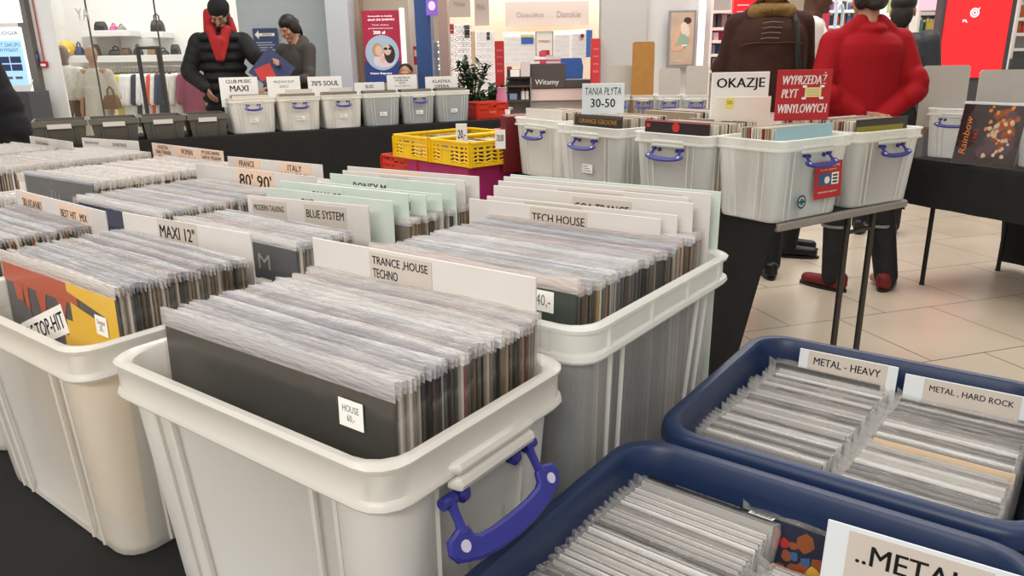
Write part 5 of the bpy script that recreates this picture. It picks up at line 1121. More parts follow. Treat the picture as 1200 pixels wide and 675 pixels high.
for i, (x0, x1, mm, l) in enumerate(((104, 113, BRL, 'small brown bag on the long shelf, left of the others'), (124, 140, BKL, 'dark bag on the long shelf below the pink bag'), (138, 150, BRL, 'brown bag on the long shelf beside the dark one'), (153, 163, BKL, 'black bag on the long shelf left of the black stand'), (170, 181, mat('tan_leather', '#8f6f52', .5), 'tan bag on the long shelf behind the black stand'), (182, 194, BKL, 'flat black bag on the long shelf right of the black stand'), (197, 208, BKL, 'black bag at the end of the long shelf next to the man'))):
    bag(l, x0, 52 + (i % 3) * 2, x1, 64.5, mm, i % 2 == 1)
# cap and bag by the first mannequin
s, z = atD(78, 64.5, 12.25); t = thing('baseball_cap', 'yellow cap on the long shelf above the first mannequin', 'cap', W3(s, 12.3, z), HEAD); b = MB(); YC = mat('yellow_cloth', '#e3bf45', .8)
b.ell((0, 0, .10), (.13, .14, .12), YC); b.build('crown', t, True); b = MB(); b.ell((.02, -.16, .05), (.11, .10, .015), YC, rot=Matrix.Rotation(radians(28), 3, 'X')); b.build('brim', t, True)
bag('navy bag beside the yellow cap', 83, 49, 94, 64.5, mat('navy_leather', '#3a4668', .5))
# rail with garments
t = thing('clothes_rail', 'long clothes rail under the long white shelf', 'clothes rail', W3(*(atD(180, 75, 11.9)[0], 11.9, 0)), HEAD); RLZ = atD(180, 78, 11.9)[1]
b = MB(); b.tube([(-2.1, 0, RLZ), (1.9, 0, RLZ)], .014, CHROME, 8); b.build('rail', t, True)
for x in (-1.9, -.2, 1.75):
    b = MB(); b.tube([(x, 0, 0), (x, 0, RLZ)], .014, CHROME, 8); b.build('post', t, True)
GA = [(98, '#2b2a2e', 'dark'), (101, '#3b3d46', 'charcoal'), (127, '#ece9e4', 'white'), (132, '#e6e3de', 'cream white'), (137, '#2f3a52', 'navy'), (141, '#2d2a26', 'black'), (145, '#d4cf4a', 'yellow patterned'), (149, '#cfc95a', 'pale yellow'), (154, '#e4e2e6', 'off-white'), (158, '#e9e7e8', 'white'), (162, '#efedec', 'bright white'), (168, '#2e3442', 'slate'), (174, '#ededef', 'white shirt'), (180, '#e8e8ec', 'pale grey'), (186, '#e2502f', 'orange red'), (190, '#ecebe8', 'ivory'), (195, '#39465c', 'denim blue'), (200, '#2c3646', 'dark denim'), (206, '#eceae6', 'white striped'), (213, '#d9d4ce', 'beige'), (222, '#8e3b52', 'plum')]
LBL = ['dark garment behind the first mannequin', 'charcoal garment behind the first mannequin', 'white top beside the beige mannequin dress', 'cream shirt second right of the mannequin dress', 'navy garment left of the yellow ones', 'black garment touching the yellow ones', 'bright yellow garment on the rail', 'paler yellow garment next to the bright yellow one', 'off-white garment right of the yellow ones', 'white garment left of the black stand', 'bright white blouse left of the black stand', 'slate garment behind the left bar of the black stand', 'white shirt between the bars of the black stand', 'pale grey shirt at the right bar of the black stand', 'orange red garment on the rail', 'ivory garment right of the orange red one', 'denim blue garment on the rail', 'darker denim garment on the rail', 'white striped garment near the man in the puffer jacket', 'beige garment behind the arm of the man in the puffer jacket', 'plum garment low beside the man in the puffer jacket']
rg = random.Random(6)
for (px, cc, nm), lb in zip(GA, LBL):
    s, z = atD(px, 80, 11.9); t = thing('hanging_garment', lb, 'garment', W3(s, 11.9, RLZ), HEAD + radians(62)); gm = mat('garment_' + cc[1:], cc, .85, noise=.12, scale=12); L = rg.uniform(.62, .95)
    b = MB(); prof = [(-.10, .07, .03), (-.14, .20, .05), (-.30, .21, .07), (-.5, .20, .06), (-L, .24, .08)]
    b.loft([[(rx * cos(2 * pi * i / 14), ry * sin(2 * pi * i / 14) * (1 + .2 * sin(i * 2.1)), zz) for i in range(14)] for zz, rx, ry in prof], gm, True, True); b.build('cloth', t, True)
    for sx in (-1, 1):
        b = MB(); b.cap((sx * .18, 0, -.16), (sx * .25, .01, -.52), .055, .045, gm); b.build('sleeve', t, True)
    b = MB(); b.tube([(-.17, 0, -.145), (0, 0, -.075), (.17, 0, -.145)], .006, BLACK, 6); b.tube([(0, 0, -.075), (0, 0, .0), (.015, 0, .018), (.0, 0, .03)], .004, CHROME, 6); b.build('hanger', t, True)
# black stand
t = thing('display_stand', 'black upright stand with two bars in front of the clothes', 'display stand', W3(atD(178, 90, 10.9)[0], 10.9, 0), HEAD)
zt = atD(178, 56, 10.9)[1]
for sx in (-1, 1):
    b = MB(); b.tube([(sx * .14, 0, .02), (sx * .14, 0, zt)], .03, BLACK, 6); b.build('upright', t)
b = MB(); b.tube([(-.16, 0, zt), (.16, 0, zt)], .022, BLACK, 6); b.build('top_bar', t); b = MB(); b.box(-.22, .22, -.2, .2, 0, .03, BLACK); b.build('base', t)
# mannequins
MAN = mat('mannequin_brown', '#6e5242', .5); MANT = mat('mannequin_tan', '#b58a6c', .5)
def mannequin(label, px, D, top, m, k, cl):
    s, _ = atD(px, 90, D); mb = MB(); kz = k
    mb.cap((0, 0, 1.42 * kz), (0, 0, 1.52 * kz), .05, .045, m); mb.ell((0, 0, 1.22 * kz), (.14, .09, .2), m); mb.ell((0, 0, .95 * kz), (.14, .10, .14), m); mb.cap((0, 0, .95 * kz), (0, 0, 1.2 * kz), .1, .11, m); mb.cap((-.15, 0, 1.38 * kz), (.15, 0, 1.38 * kz), .05, .05, m)
    if top: mb.ell((0, -.01, 1.62 * kz), (.07, .085, .11), m)
    for sx in (-1, 1):
        mb.cap((sx * .17, 0, 1.36 * kz), (sx * .22, .03, 1.1 * kz), .04, .034, m); mb.cap((sx * .22, .03, 1.1 * kz), (sx * .2, -.08, .88 * kz), .033, .025, m); mb.cap((sx * .2, -.08, .88 * kz), (sx * .19, -.11, .78 * kz), .028, .018, m)
        mb.cap((sx * .08, 0, .9 * kz), (sx * .09, -.02 * sx, .48 * kz), .075, .05, m); mb.cap((sx * .09, -.02 * sx, .48 * kz), (sx * .09, 0, .06 * kz), .048, .032, m); mb.cap((sx * .09, 0, .05), (sx * .09, -.13, .03), .035, .028, m)
    me = remesh(mb, 'mannequin', .010, m, 3); o = bpy.data.objects.new('mannequin', me); col.objects.link(o); o.location = W3(s, D, 0); o.rotation_euler = (0, 0, HEAD); tag(o, label, 'mannequin')
    c = MB(); cl(c, kz); return o, c
WK = mat('white_knit', '#e2dcd0', .9, noise=.1, bump=.3, scale=40); BD = mat('beige_linen', '#cfc8b8', .9, noise=.06)
def cl1(c, k):
    c.ell((0, 0, 1.2 * k), (.20, .15, .26), WK); c.cap((-.16, 0, 1.36 * k), (.16, 0, 1.36 * k), .085, .085, WK)
    for sx in (-1, 1): c.cap((sx * .18, 0, 1.34 * k), (sx * .30, 0, .98 * k), .085, .10, WK)
o, c = mannequin('dark mannequin in a loose white knitted top, left in the clothes shop', 79, 10.2, True, MAN, .93, cl1); addmesh('knitted_top', remesh(c, 'knitted_top', .012, WK, 3), o)
def cl2(c, k):
    c.ell((0, 0, 1.2 * k), (.17, .12, .24), BD); c.cap((0, 0, 1.1 * k), (0, 0, .45 * k), .16, .24, BD)
    for sx in (-1, 1): c.cap((sx * .17, 0, 1.36 * k), (sx * .24, 0, 1.06 * k), .06, .06, BD)
o, c = mannequin('mannequin in a long beige dress, second in the clothes shop', 112, 10.0, True, MANT, .92, cl2); addmesh('dress', remesh(c, 'dress', .012, BD, 3), o)
bag('brown basket bag hanging in front of the beige dress', 115, 102, 136, 128, mat('basket_brown', '#7a5230', .8, noise=.2), True, 9.7)
mb = MB(); mb.box(-.16, .16, 0, .012, 0, .006, GLASS); 
# --- grey wall, columns, arrow sign
wall('wall_grey_panel', 283, 385, 9.45, .12, mat('grey_glass_panel', '#b4bcc0', .25, noise=.05, scale=1.5), 0, 3.6)
wall('wall_white_column', 385, 411, 9.1, .5, W_GREY, 0, 3.6)
wall('trim_5', 411, 424, 9.5, .3, mat('beige_column', '#a8987f', .6), 0, 3.6)
wall('wall_beige', 424, 488, 10.2, .2, W_BEIGE, 0, 3.6)
o, w_, h = item('direction_sign', 'dark blue sign with a white arrow between the man and the woman', 'sign', 297, 33, 326, 62, 9.38, .02, mat('sign_blue_dark', '#3c4a6b', .5))
def arr(q):
    polyf(q, [(-w_ * .42, h * .74), (-w_ * .26, h * .92), (-w_ * .26, h * .80), (w_ * .38, h * .80), (w_ * .38, h * .68), (-w_ * .26, h * .68), (-w_ * .26, h * .56)], PAPERW, -.004); text_mb('WINDA', w_ * .4, h * .09, mat('sign_blue_dark', '#3c4a6b'), y=-.006, x=.08 * w_, z=h * .74, mb=q)
    for i in range(4): q.box(-w_ * .4, w_ * (.35 - .1 * (i % 2)), -.004, -.001, h * (.10 + .10 * i), h * (.14 + .10 * i), mat('sign_line', '#aab2c2', .5))
deco(o, 'arrow', arr)
# poster stand
o, w_, h = item('lit_poster', 'tall lit poster, red above and blue below, with a round photo of a couple', 'poster', 426, 12, 469, 97, 9.3, .08, mat('poster_red', '#a3243f', .5, emit=.28))
def post(q):
    BL2 = mat('poster_blue', '#2f3f78', .5, emit=.25); PW = mat('poster_white', '#f4eef0', .5, emit=.5); CI = mat('poster_sky', '#9fb2c4', .5, emit=.3)
    q.box(-w_ / 2, w_ / 2, -.003, 0, 0, h * .30, BL2); R_ = w_ * .46
    c = [(R_ * cos(2 * pi * i / 28), h * .42 + R_ * sin(2 * pi * i / 28)) for i in range(28)]; polyf(q, c, CI, -.005)
    SKn = mat('poster_skin', '#d9b39c', .5, emit=.25); HB = mat('poster_blond', '#b9966a', .5, emit=.2); HD = mat('poster_dark_hair', '#3b2c2c', .5, emit=.1); SHt = mat('poster_shirt', '#d9c6cf', .5, emit=.25)
    def e(cx, cz, rx, rz, m, y): polyf(q, [(cx + rx * cos(2 * pi * i / 16), cz + rz * sin(2 * pi * i / 16)) for i in range(16)], m, y)
    e(.02, h * .31, w_ * .30, h * .10, SHt, -.006); e(w_ * .20, h * .40, w_ * .15, h * .13, HD, -.0065); e(-w_ * .12, h * .46, w_ * .15, h * .095, HB, -.007); e(-w_ * .09, h * .45, w_ * .10, h * .072, SKn, -.0075); e(w_ * .15, h * .455, w_ * .10, h * .070, SKn, -.0075)
    e(w_ * .10, h * .475, w_ * .055, h * .02, HD, -.008); e(w_ * .22, h * .475, w_ * .045, h * .02, HD, -.008); e(.0, h * .33, w_ * .07, h * .05, SKn, -.008)
    text_mb('Soczewki na każdy', w_ * .66, h * .028, PW, .02, y=-.006, x=0, z=h * .92, mb=q); text_mb('dzień ZA DARMO', w_ * .72, h * .03, PW, .02, y=-.006, x=.01, z=h * .875, mb=q)
    text_mb('Teraz okulary', w_ * .46, h * .025, PW, y=-.006, x=0, z=h * .80, mb=q); text_mb('przeciwsłoneczne', w_ * .66, h * .026, PW, y=-.006, x=0, z=h * .755, mb=q); text_mb('200 zł', w_ * .32, h * .045, PW, .03, y=-.006, x=-.02, z=h * .70, mb=q)
    text_mb('Vision Express', w_ * .6, h * .035, PW, .01, y=-.006, x=-.03, z=h * .13, mb=q)
deco(o, 'printed_picture', post)
item('light_strip', 'thin white lit edge right of the tall red and blue poster', 'light strip', 470, 9, 475, 96, 9.32, .08, mat('strip_glow', '#fbf7f2', .5, emit=.8))
m = MB(); s0, _ = atD(424, 60, 9.5); 
wall('trim_6', 481, 487, 9.6, .1, mat('pale_strip', '#e8dccb', .5), 0, 3.6)
o, w_, h = item('fire_alarm', 'red fire alarm plates on the pale strip beside the blue column', 'fire alarm', 484.5, 54, 490.5, 76, 9.35, .04, mat('alarm_red', '#b5232a', .5)); deco(o, 'plate', lambda q: q.box(-w_ * .3, w_ * .3, -.003, 0, h * .45, h * .8, mat('alarm_white', '#e2c9c0', .5)))
wall('wall_blue_column', 488, 506, 9.2, .4, mat('blue_column', '#36568f', .35, noise=.1, scale=1), 0, 3.6)
o, w_, h = item('purple_screen', 'small purple screen at the top beside the blue column', 'screen', 499, -10, 513, 18, 9.15, .03, mat('purple_glow', '#7c5ab8', .5, emit=.7)); deco(o, 'screen_picture', lambda q: q.ell((0, -.003, h * .4), (w_ * .3, .003, h * .2), mat('purple_pale', '#e2c8e8', .5, emit=.6)))
wall('trim_7', 515, 526, 8.9, .3, mat('copper_column', '#a88f86', .3, .5), 0, 3.6)
o, w_, h = item('glass_cabinet', 'narrow grey glass cabinet with tiny lights beside the blue column', 'cabinet', 507, 50, 515, 95, 9.7, .2, mat('cabinet_grey', '#8d949b', .3), zfloor=0)
def lts(q):
    r = random.Random(9)
    for i in range(16): q.ell((r.choice((-1, 1)) * w_ * .42, -.004, 1.0 + i * .04 if h > 1.2 else h * i / 16), (.008, .004, .012), mat('tiny_lamp', '#fff6e6', .5, emit=1.5), 8, 5)
deco(o, 'lamps', lts)
# --- optician
wall('wall_optician', 520, 712, 14.6, .2, W_CREAM, 0, 3.8)
SGN = mat('sign_taupe', '#d8c8c0', .5); LITW = mat('lit_display', '#f6f1ee', .5, emit=.42)
def osign(label, px0, py0, px1, py1, D, txts):
    o, w_, h = item('shop_sign', label, 'sign', px0, py0, px1, py1, D, .05, SGN)
    def f(q):
        for s_, x, ww, z in txts: text_mb(s_, w_ * ww, h * .26, mat('sign_grey_letters', '#a2918c', .5), y=-.002, x=w_ * x, z=h * z, mb=q)
    deco(o, 'lettering', f)
osign('wide taupe sign with two grey words above the back displays', 592, 1, 690, 30, 14.4, [('Dziecięce', -.20, .32, .42), ('Damskie', .26, .28, .45)])
osign('taupe sign above the left glasses display', 526, -12, 551, 20, 11.6, [('Męskie', .0, .5, .45)]); osign('small taupe sign between the left displays and the corner', 556, -8, 573, 30, 12.4, [('Męskie', -.05, .6, .55)])
FR_ = mat('spectacle_frame', '#3a3133', .4); FR2 = mat('spectacle_frame_grey', '#8b8388', .4)
def specmesh(m):
    b = MB()
    for sx in (-1, 1):
        b.tube([(sx * .033 + .026 * cos(2 * pi * i / 10), 0, .02 * sin(2 * pi * i / 10)) for i in range(10)], .0028, m, 4, closed=True); b.tube([(sx * .06, 0, .006), (sx * .062, .10, .004)], .003, m, 4)
    b.tube([(-.008, 0, .004), (.008, 0, .004)], .003, m, 4); return b
SP = []
def specs(label, px0, py0, px1, py1, D, rows, cols, group):
    for r_ in range(rows):
        for c_ in range(cols):
            px = px0 + (px1 - px0) * (c_ + .5) / cols; py = py0 + (py1 - py0) * (r_ + .5) / rows; s, z = atD(px, py, D); k = (r_ + c_) % 2
            if len(SP) < 2: o = specmesh((FR_, FR2)[len(SP)]).build('spectacles'); SP.append(o)
            else: o = SP[k].copy(); col.objects.link(o)
            o.location = W3(s, D - .02, z); o.rotation_euler = (0, 0, HEAD); o.scale = (1.05, 1.05, 1.05); tag(o, label, 'spectacles', group)
def odisp(label, px0, py0, px1, py1, D, rows, cols, paint=None, glab=None):
    o, w_, h = item('glasses_display', label, 'display', px0, py0, px1, py1, D, .06, LITW)
    def f(q):
        for i in range(rows): z = h * (1 - (i + .9) / rows); q.box(-w_ * .47, w_ * .47, -.045, 0, z - .006, z, mat('glass_ledge', '#d9d3d2', .3))
        if paint: paint(q, w_, h)
    deco(o, 'ledges', f); specs(glab, px0, py0, px1, py1, D - .02, rows, cols, glab.replace('spectacles on', 'spectacles of'))
odisp('narrow lit display with a red top next to the copper column', 527, 28, 533, 100, 11.5, 9, 1, lambda q, w_, h: q.box(-w_ / 2, w_ / 2, -.004, 0, h * .84, h, mat('display_red', '#d2574a', .5)), 'spectacles on the narrow red-topped display')
odisp('lit display of glasses left of the pale post', 534, 28, 552, 100, 11.6, 10, 2, lambda q, w_, h: q.box(w_ * .12, w_ * .46, -.006, 0, h * .78, h * .98, mat('display_photo', '#4b4748', .5)), 'spectacles on the display left of the pale post')
odisp('lit display of glasses right of the pale post', 558, 36, 580, 112, 12.2, 11, 2, lambda q, w_, h: q.box(w_ * .1, w_ * .26, -.006, 0, h * .86, h * .98, mat('display_photo', '#4b4748', .5)), 'spectacles on the display right of the pale post')
wall('trim_8', 552, 557, 11.7, .1, mat('pale_post', '#cbb699', .5), 0, 1.75)
odisp('lit display of glasses at the left of the back wall', 590, 38, 609, 78, 14.3, 7, 2, None, 'spectacles on the left back display')
odisp('lit display with a blue and yellow notice on the back wall', 609, 38, 627, 78, 14.3, 7, 2, lambda q, w_, h: (q.box(-w_ * .4, w_ * .4, -.05, -.046, h * .66, h * .86, mat('notice_blue', '#3f66b4', .5)), q.box(-w_ * .46, w_ * .46, -.05, -.046, h * .86, h * .93, mat('notice_yellow', '#e0d27a', .5))), 'spectacles on the display with the blue notice')
o, w_, h = item('framed_notice', 'white framed notice with red lettering on the back wall of the optician', 'notice', 628, 37, 648, 66, 14.25, .04, PAPERW)
deco(o, 'lettering', lambda q: (text_mb('WYPRZEDAŻ', w_ * .7, h * .12, RED, .02, y=-.003, z=h * .62, mb=q), q.tube([(-w_ / 2, -.003, 0), (w_ / 2, -.003, 0), (w_ / 2, -.003, h), (-w_ / 2, -.003, h)], .008, INKG, 4, closed=True), q.box(-w_ * .2, w_ * .3, -.004, 0, .02, h * .25, RED)))
odisp('lit display right of the framed notice', 649, 36, 668, 72, 14.3, 7, 2, None, 'spectacles on the display right of the framed notice')
odisp('lit display with a small portrait at the right of the back wall', 669, 35, 686, 70, 14.3, 7, 2, lambda q, w_, h: (q.ell((w_ * .2, -.05, h * .74), (w_ * .16, .004, h * .11), mat('portrait_skin', '#d8a892', .5)), q.ell((w_ * .26, -.056, h * .80), (w_ * .12, .004, h * .07), mat('portrait_hair', '#5b3a30', .5))), 'spectacles on the display with the portrait')
item('blue_sign', 'blue panel at the right end of the optician back wall', 'panel', 687, 35, 694, 67, 14.2, .05, mat('panel_blue', '#4a72b8', .5))
def pillar(label, px0, py0, px1, D):
    o, w_, h = item('promotion_pillar', label, 'pillar', px0, py0, px1, 105, D, .12, mat('pillar_red', '#bf2f35', .5), zfloor=0)
    def f(q):
        for i, s_ in enumerate(('vision', 'okulary', 'promocja', '50')): text_mb(s_, w_ * .6, .03, mat('pillar_letters', '#e59a96', .5), y=-.002, z=h - .12 - .09 * i, mb=q)
    deco(o, 'lettering', f)
pillar('narrow red promotion pillar left of the dark counter', 580, 48, 591, 10.6); pillar('narrow red promotion pillar right of the dark counter', 693, 45, 703, 9.6)
# counter
DK = mat('counter_dark', '#4c4442', .5); PKC = mat('counter_pink', '#dcc6bf', .4)
t = thing('shop_counter', 'dark counter reading welcome over a pale pink front', 'counter', W3(atD(656, 100, 10)[0], 10.0, 0), HEAD); sc0 = atD(656, 100, 10)[0]
def rel(px, py, D=10.0): s, z = atD(px, py, D); return s - sc0, z
x0, zt = rel(622, 75); x1, zm = rel(663, 103); x2, zl = rel(694, 93); _, zp = rel(655, 118); _, zg = rel(655, 104)
b = MB(); b.box(x0, x1, 0, .5, zm, zt, DK, None, .006); b.build('upper_panel', t); b = MB(); b.box(x1, x2, .0, .5, zm, zl, DK, None, .006); b.build('lower_panel', t)
b = MB(); b.box(x0, x2, .02, .5, zp, zm - .005, PKC, None, .006); b.build('front', t); b = MB(); b.box(x0, x2, .06, .5, 0, zp - .005, mat('counter_base', '#a39c97', .5)); b.build('base', t)
b = MB(); cx_, cz_ = rel(641, 97); text_mb('Witamy', rel(655, 97)[0] - rel(627, 97)[0], .085, PAPERW, .012, y=-.003, x=cx_, z=cz_, mb=b); b.build('lettering', t)
r = random.Random(3)
for i, (a, b_, c, d_, mm, l) in enumerate(((626, 66, 633, 75, PAPERW, 'white red-striped carton on the counter, leftmost'), (632, 60, 640, 75, mat('gift_red', '#c7485a', .5), 'pinkish red gift box on the counter'), (640, 66, 657, 75, mat('carton_pale', '#d5c6c6', .5), 'pale carton on the counter'))):
    o, w_, h = item('carton', l, 'carton', a, b_, c, d_, 10.1, .12, mm, zfloor=zt)
    deco(o, 'stripe', lambda q: q.box(-w_ * .5, w_ * .5, -.002, 0, h * .35, h * .55, mat('gift_red', '#c7485a', .5) if i != 1 else PAPERW))
s, z = atD(671, 93, 10.3); t2 = thing('blue_chair', 'blue rounded chair back rising behind the lower counter', 'chair', W3(s, 10.9, 0), HEAD); b = MB(); CHB = mat('chair_blue', '#3b66b2', .5); ztp = atD(671, 68, 10.9)[1]
b.prism([(-.17, .75), (.17, .75), (.2, ztp - .12), (.17, ztp), (-.18, ztp), (-.2, ztp - .1)], 0, .04, CHB); b.build('backrest', t2); b = MB(); b.box(-.2, .2, -.4, .04, .45, .5, CHB, None, .015); b.build('seat', t2)
for sx in (-.17, .17):
    for sy in (-.36, .0): b = MB(); b.tube([(sx, sy, 0), (sx, sy, .46)], .014, CHROME, 8); b.build('leg', t2)
for sx in (-.15, .15): b = MB(); b.tube([(sx, .02, .48), (sx, .02, .8)], .014, CHROME, 8); b.build('back_post', t2)
# shelf unit left of the counter
s, _ = atD(608, 100, 9.9); t = thing('shelf_unit', 'low grey shelf unit left of the dark counter', 'shelf unit', W3(s, 9.9, 0), HEAD); GS = mat('shelf_grey', '#a39d9b', .5)
_, z0 = atD(608, 91, 9.9); _, za = atD(608, 101, 9.9); _, zb = atD(608, 118, 9.9); _, zc = atD(608, 74, 9.9)
for zz, l in ((z0, 'shelf'), (za, 'shelf'), (zb, 'shelf'), (.12, 'shelf')): b = MB(); b.box(-.155, .155, 0, .3, zz - .012, zz + .012, DK); b.build(l, t)
b = MB(); b.box(-.155, .155, .30, .32, 0, z0, GS); b.build('back_panel', t)
for sx in (-1, 1): b = MB(); b.box(sx * .155 - .008, sx * .155 + .008, .02, .3, 0, z0, CHROME); b.build('side_post', t)
b = MB(); b.box(-.15, .15, .2, .32, z0 + .012, zc - .08, mat('printer_dark', '#3b3838', .5)); o = b.build('dark_box', None, False, W3(s, 9.9, 0), (0, 0, HEAD)); tag(o, 'dark box at the back on top of the low shelf unit', 'box')
item('white_carton', 'upright white carton on the low shelf unit beside the counter', 'carton', 610, 72, 621, 91, 9.85, .1, mat('carton_pale', '#d5c6c6', .5), zfloor=z0 + .012); item('white_carton', 'flat white carton on the low shelf unit', 'carton', 598, 82, 609, 91, 9.85, .1, PAPERW, zfloor=z0 + .012)
for i, px in enumerate((613, 618)):
    s, z = atD(px, 118, 9.9); b = MB(); b.lathe([(.025, 0), (.025, .10), (.012, .11)], PAPERW, 12); o = b.build('bottle', None, True, W3(s, 9.98, zb + .013)); tag(o, 'small white bottle with a %s cap on the low shelf unit' % ('red', 'dark')[i], 'bottle')
    b = MB(); b.lathe([(.02, .105), (.02, .15)], (RED, DGREY)[i], 12); b.build('cap', o, True)
item('folded_cloth', 'bluish folded cloth on the low shelf unit', 'cloth', 597, 110, 606, 118, 9.9, .15, mat('cloth_blue', '#7d88a8', .8), zfloor=zb + .013)
item('red_box', 'small red box behind the low shelf unit', 'box', 594, 78, 600, 90, 10.3, .1, RED, zfloor=.9)
# plants
LEAF = mat('dark_leaf', '#1f3320', .4, noise=.3, scale=20); LEAF2 = mat('green_leaf', '#2c4a2b', .45, noise=.3, scale=20)
def plant(label, px, py, D, n, spread, hgt, seed, lm):
    s, z = atD(px, py, D); t = thing('potted_plant', label, 'plant', W3(s, D, 0), HEAD); r = random.Random(seed)
    b = MB(); b.lathe([(.11, 0), (.15, .62), (.16, .64), (.16, .70), (.145, .70), (.135, .64)], mat('planter_grey', '#6d6661', .6), 18); b.build('pot', t, True)
    f = MB(); st = MB()
    for i in range(n):
        a = r.uniform(0, 2 * pi); L = hgt * r.uniform(.5, 1); rr = spread * r.uniform(.3, 1); p0 = V((0, 0, .66)); p1 = V((cos(a) * rr * .5, sin(a) * rr * .5, .66 + L * .6)); p2 = V((cos(a) * rr, sin(a) * rr, .66 + L)); st.tube([p0, p1, p2], [.007, .005, .003], LEAF2, 5)
        for k in range(9):
            q = k / 9; c = p1 + (p2 - p1) * (q * 1.1) if q > .2 else p0 + (p1 - p0) * (.6 + q); d = V((r.uniform(-1, 1), r.uniform(-1, 1), r.uniform(-.2, .9))).normalized(); w_ = d.cross(V((0, 0, 1))).normalized() * .022; l_ = r.uniform(.07, .11); up_ = V((0, 0, .012))
            f.add([c, c + d * l_ * .35 + w_ + up_, c + d * l_ * .75 + w_ * .7 + up_, c + d * l_, c + d * l_ * .75 - w_ * .7 + up_, c + d * l_ * .35 - w_ + up_, c + d * l_ * .5], [(0, 1, 6), (1, 2, 6), (2, 3, 6), (3, 4, 6), (4, 5, 6), (5, 0, 6)], lm)
    st.build('stem', t, True); f.build('foliage', t)
plant('dark leafy plant behind the far red crate', 552, 110, 8.6, 24, .22, .68, 5, LEAF); plant('lower bushy green plant left of the pink vase', 575, 118, 8.5, 26, .20, .42, 8, LEAF2)
s, z = atD(588, 126, 8.3); b = MB(); b.lathe([(.05, 0), (.06, .1), (.045, .17), (.05, .21), (.04, .21)], mat('pink_vase', '#cf7fa0', .5), 16); ob_ = b.build('pink_vase', None, True, W3(s, 8.3, z)); tag(ob_, 'pink vase in front of the bushy plant', 'vase')
b = MB(); b.lathe([(.12, 0), (.12, .02), (.025, .03), (.025, z - .02), (.12, z - .02), (.12, z - .001)], GS, 18); ob_ = b.build('round_stand', None, True, W3(s, 8.3, 0)); tag(ob_, 'round stand under the pink vase', 'stand')
# --- white wall with the poster
wall('wall_white', 704, 757, 9.7, .25, mat('grey_white_wall', '#b3b1ae', .6), 0, 3.6); wall('wall_poster', 757, 832, 9.75, .2, mat('white_wall', '#c6c5c4', .6), 0, 3.6)
o, w_, h = item('framed_poster', 'grey framed poster of a woman in a green skirt on the white wall', 'poster', 783, 12, 815, 79, 9.62, .05, mat('poster_frame', '#8f9092', .4, .3))
def fp(q):
    q.box(-w_ * .42, w_ * .42, -.004, 0, h * .05, h * .96, mat('poster_ground', '#b9a48f', .5, noise=.15, scale=5))
    SKn = mat('poster_skin_dull', '#cfa68c', .5); HD = mat('poster_dark_hair', '#3b2c2c', .5)
    def e(cx, cz, rx, rz, m, y, a=0): polyf(q, [(cx + rx * cos(2 * pi * i / 16) * cos(a) - rz * sin(2 * pi * i / 16) * sin(a), cz + rx * cos(2 * pi * i / 16) * sin(a) + rz * sin(2 * pi * i / 16) * cos(a)) for i in range(16)], m, y)
    e(w_ * .18, h * .82, w_ * .14, h * .06, HD, -.006); e(w_ * .10, h * .66, w_ * .16, h * .14, mat('poster_blouse', '#d8cabb', .5), -.0065, .3); e(w_ * .0, h * .46, w_ * .26, h * .13, mat('poster_skirt', '#8fa894', .5), -.007, -.3); e(-w_ * .22, h * .52, w_ * .09, h * .22, SKn, -.0075, -.35); e(-w_ * .12, h * .34, w_ * .20, h * .05, SKn, -.008, .2)
    q.box(0, w_ * .2, -.0085, -.004, h * .38, h * .40, PAPERW); text_mb('NOWA KOLEKCJA', w_ * .4, h * .02, PAPERW, y=-.009, x=-w_ * .15, z=h * .12, mb=q)
deco(o, 'printed_picture', fp)
item('light_strip', 'vertical white light strip right of the framed poster', 'light strip', 819, -5, 826, 78, 9.6, .06, mat('strip_glow', '#fbf7f2', .5, emit=.8))
# --- chemist shelves left of the red screen
def shelves(label, px0, px1, D, pys, m, back, zt=3.0):
    s0, _ = atD(px0, 60, D); s1, _ = atD(px1, 60, D); t = thing('shop_shelves', label, 'shelves', W3((s0 + s1) / 2, D, 0), HEAD); w_ = s1 - s0; zs = []
    b = MB(); b.box(-w_ / 2, w_ / 2, .40, .43, 0, zt, back); b.build('back_panel', t)
    for sx in (-1, 1): b = MB(); b.box(sx * w_ / 2 - .015, sx * w_ / 2 + .015, 0, .42, 0, zt, m); b.build('side_panel', t)
    for py in pys:
        z = atD((px0 + px1) / 2, py, D)[1]; zs.append(z); b = MB(); b.box(-w_ / 2 + .016, w_ / 2 - .016, 0, .4, z - .035, z, m, None, .004); b.build('shelf', t)
    b = MB(); b.box(-w_ / 2, w_ / 2, .02, .42, 0, .12, m); b.build('plinth', t); return s0, s1, zs
s0, s1, zs = shelves('narrow white shelves between the white wall and the red screen', 832, 862, 9.7, (12, 32, 47, 63, 82), SH, mat('shelf_back', '#c9c5c0', .6))
PR = [('#c2c0c4', 'pale grey carton', 837, 852, 17, 31), ('#3b3d44', 'dark bottle-shaped carton', 841, 846, 15, 31), ('#b23a4a', 'red carton', 834, 858, 36, 46), ('#d6d2d6', 'white and pink carton', 836, 842, 38, 46), ('#33507f', 'blue carton', 838, 858, 50, 62), ('#7d8894', 'grey blue carton', 834, 838, 52, 62), ('#c3beb9', 'wide pale carton', 835, 857, 68, 81)]
for cc, l, a, b_, c, d_ in PR:
    z = min(zs, key=lambda q: abs(q - atD(845, d_, 9.7)[1])); item('product_carton', l + ' on the narrow white shelves', 'carton', a, c, b_, d_, 9.75 + (.1 if b_ - a > 12 else 0), .12, mat('product_' + cc[1:], cc, .5), zfloor=z + .001)
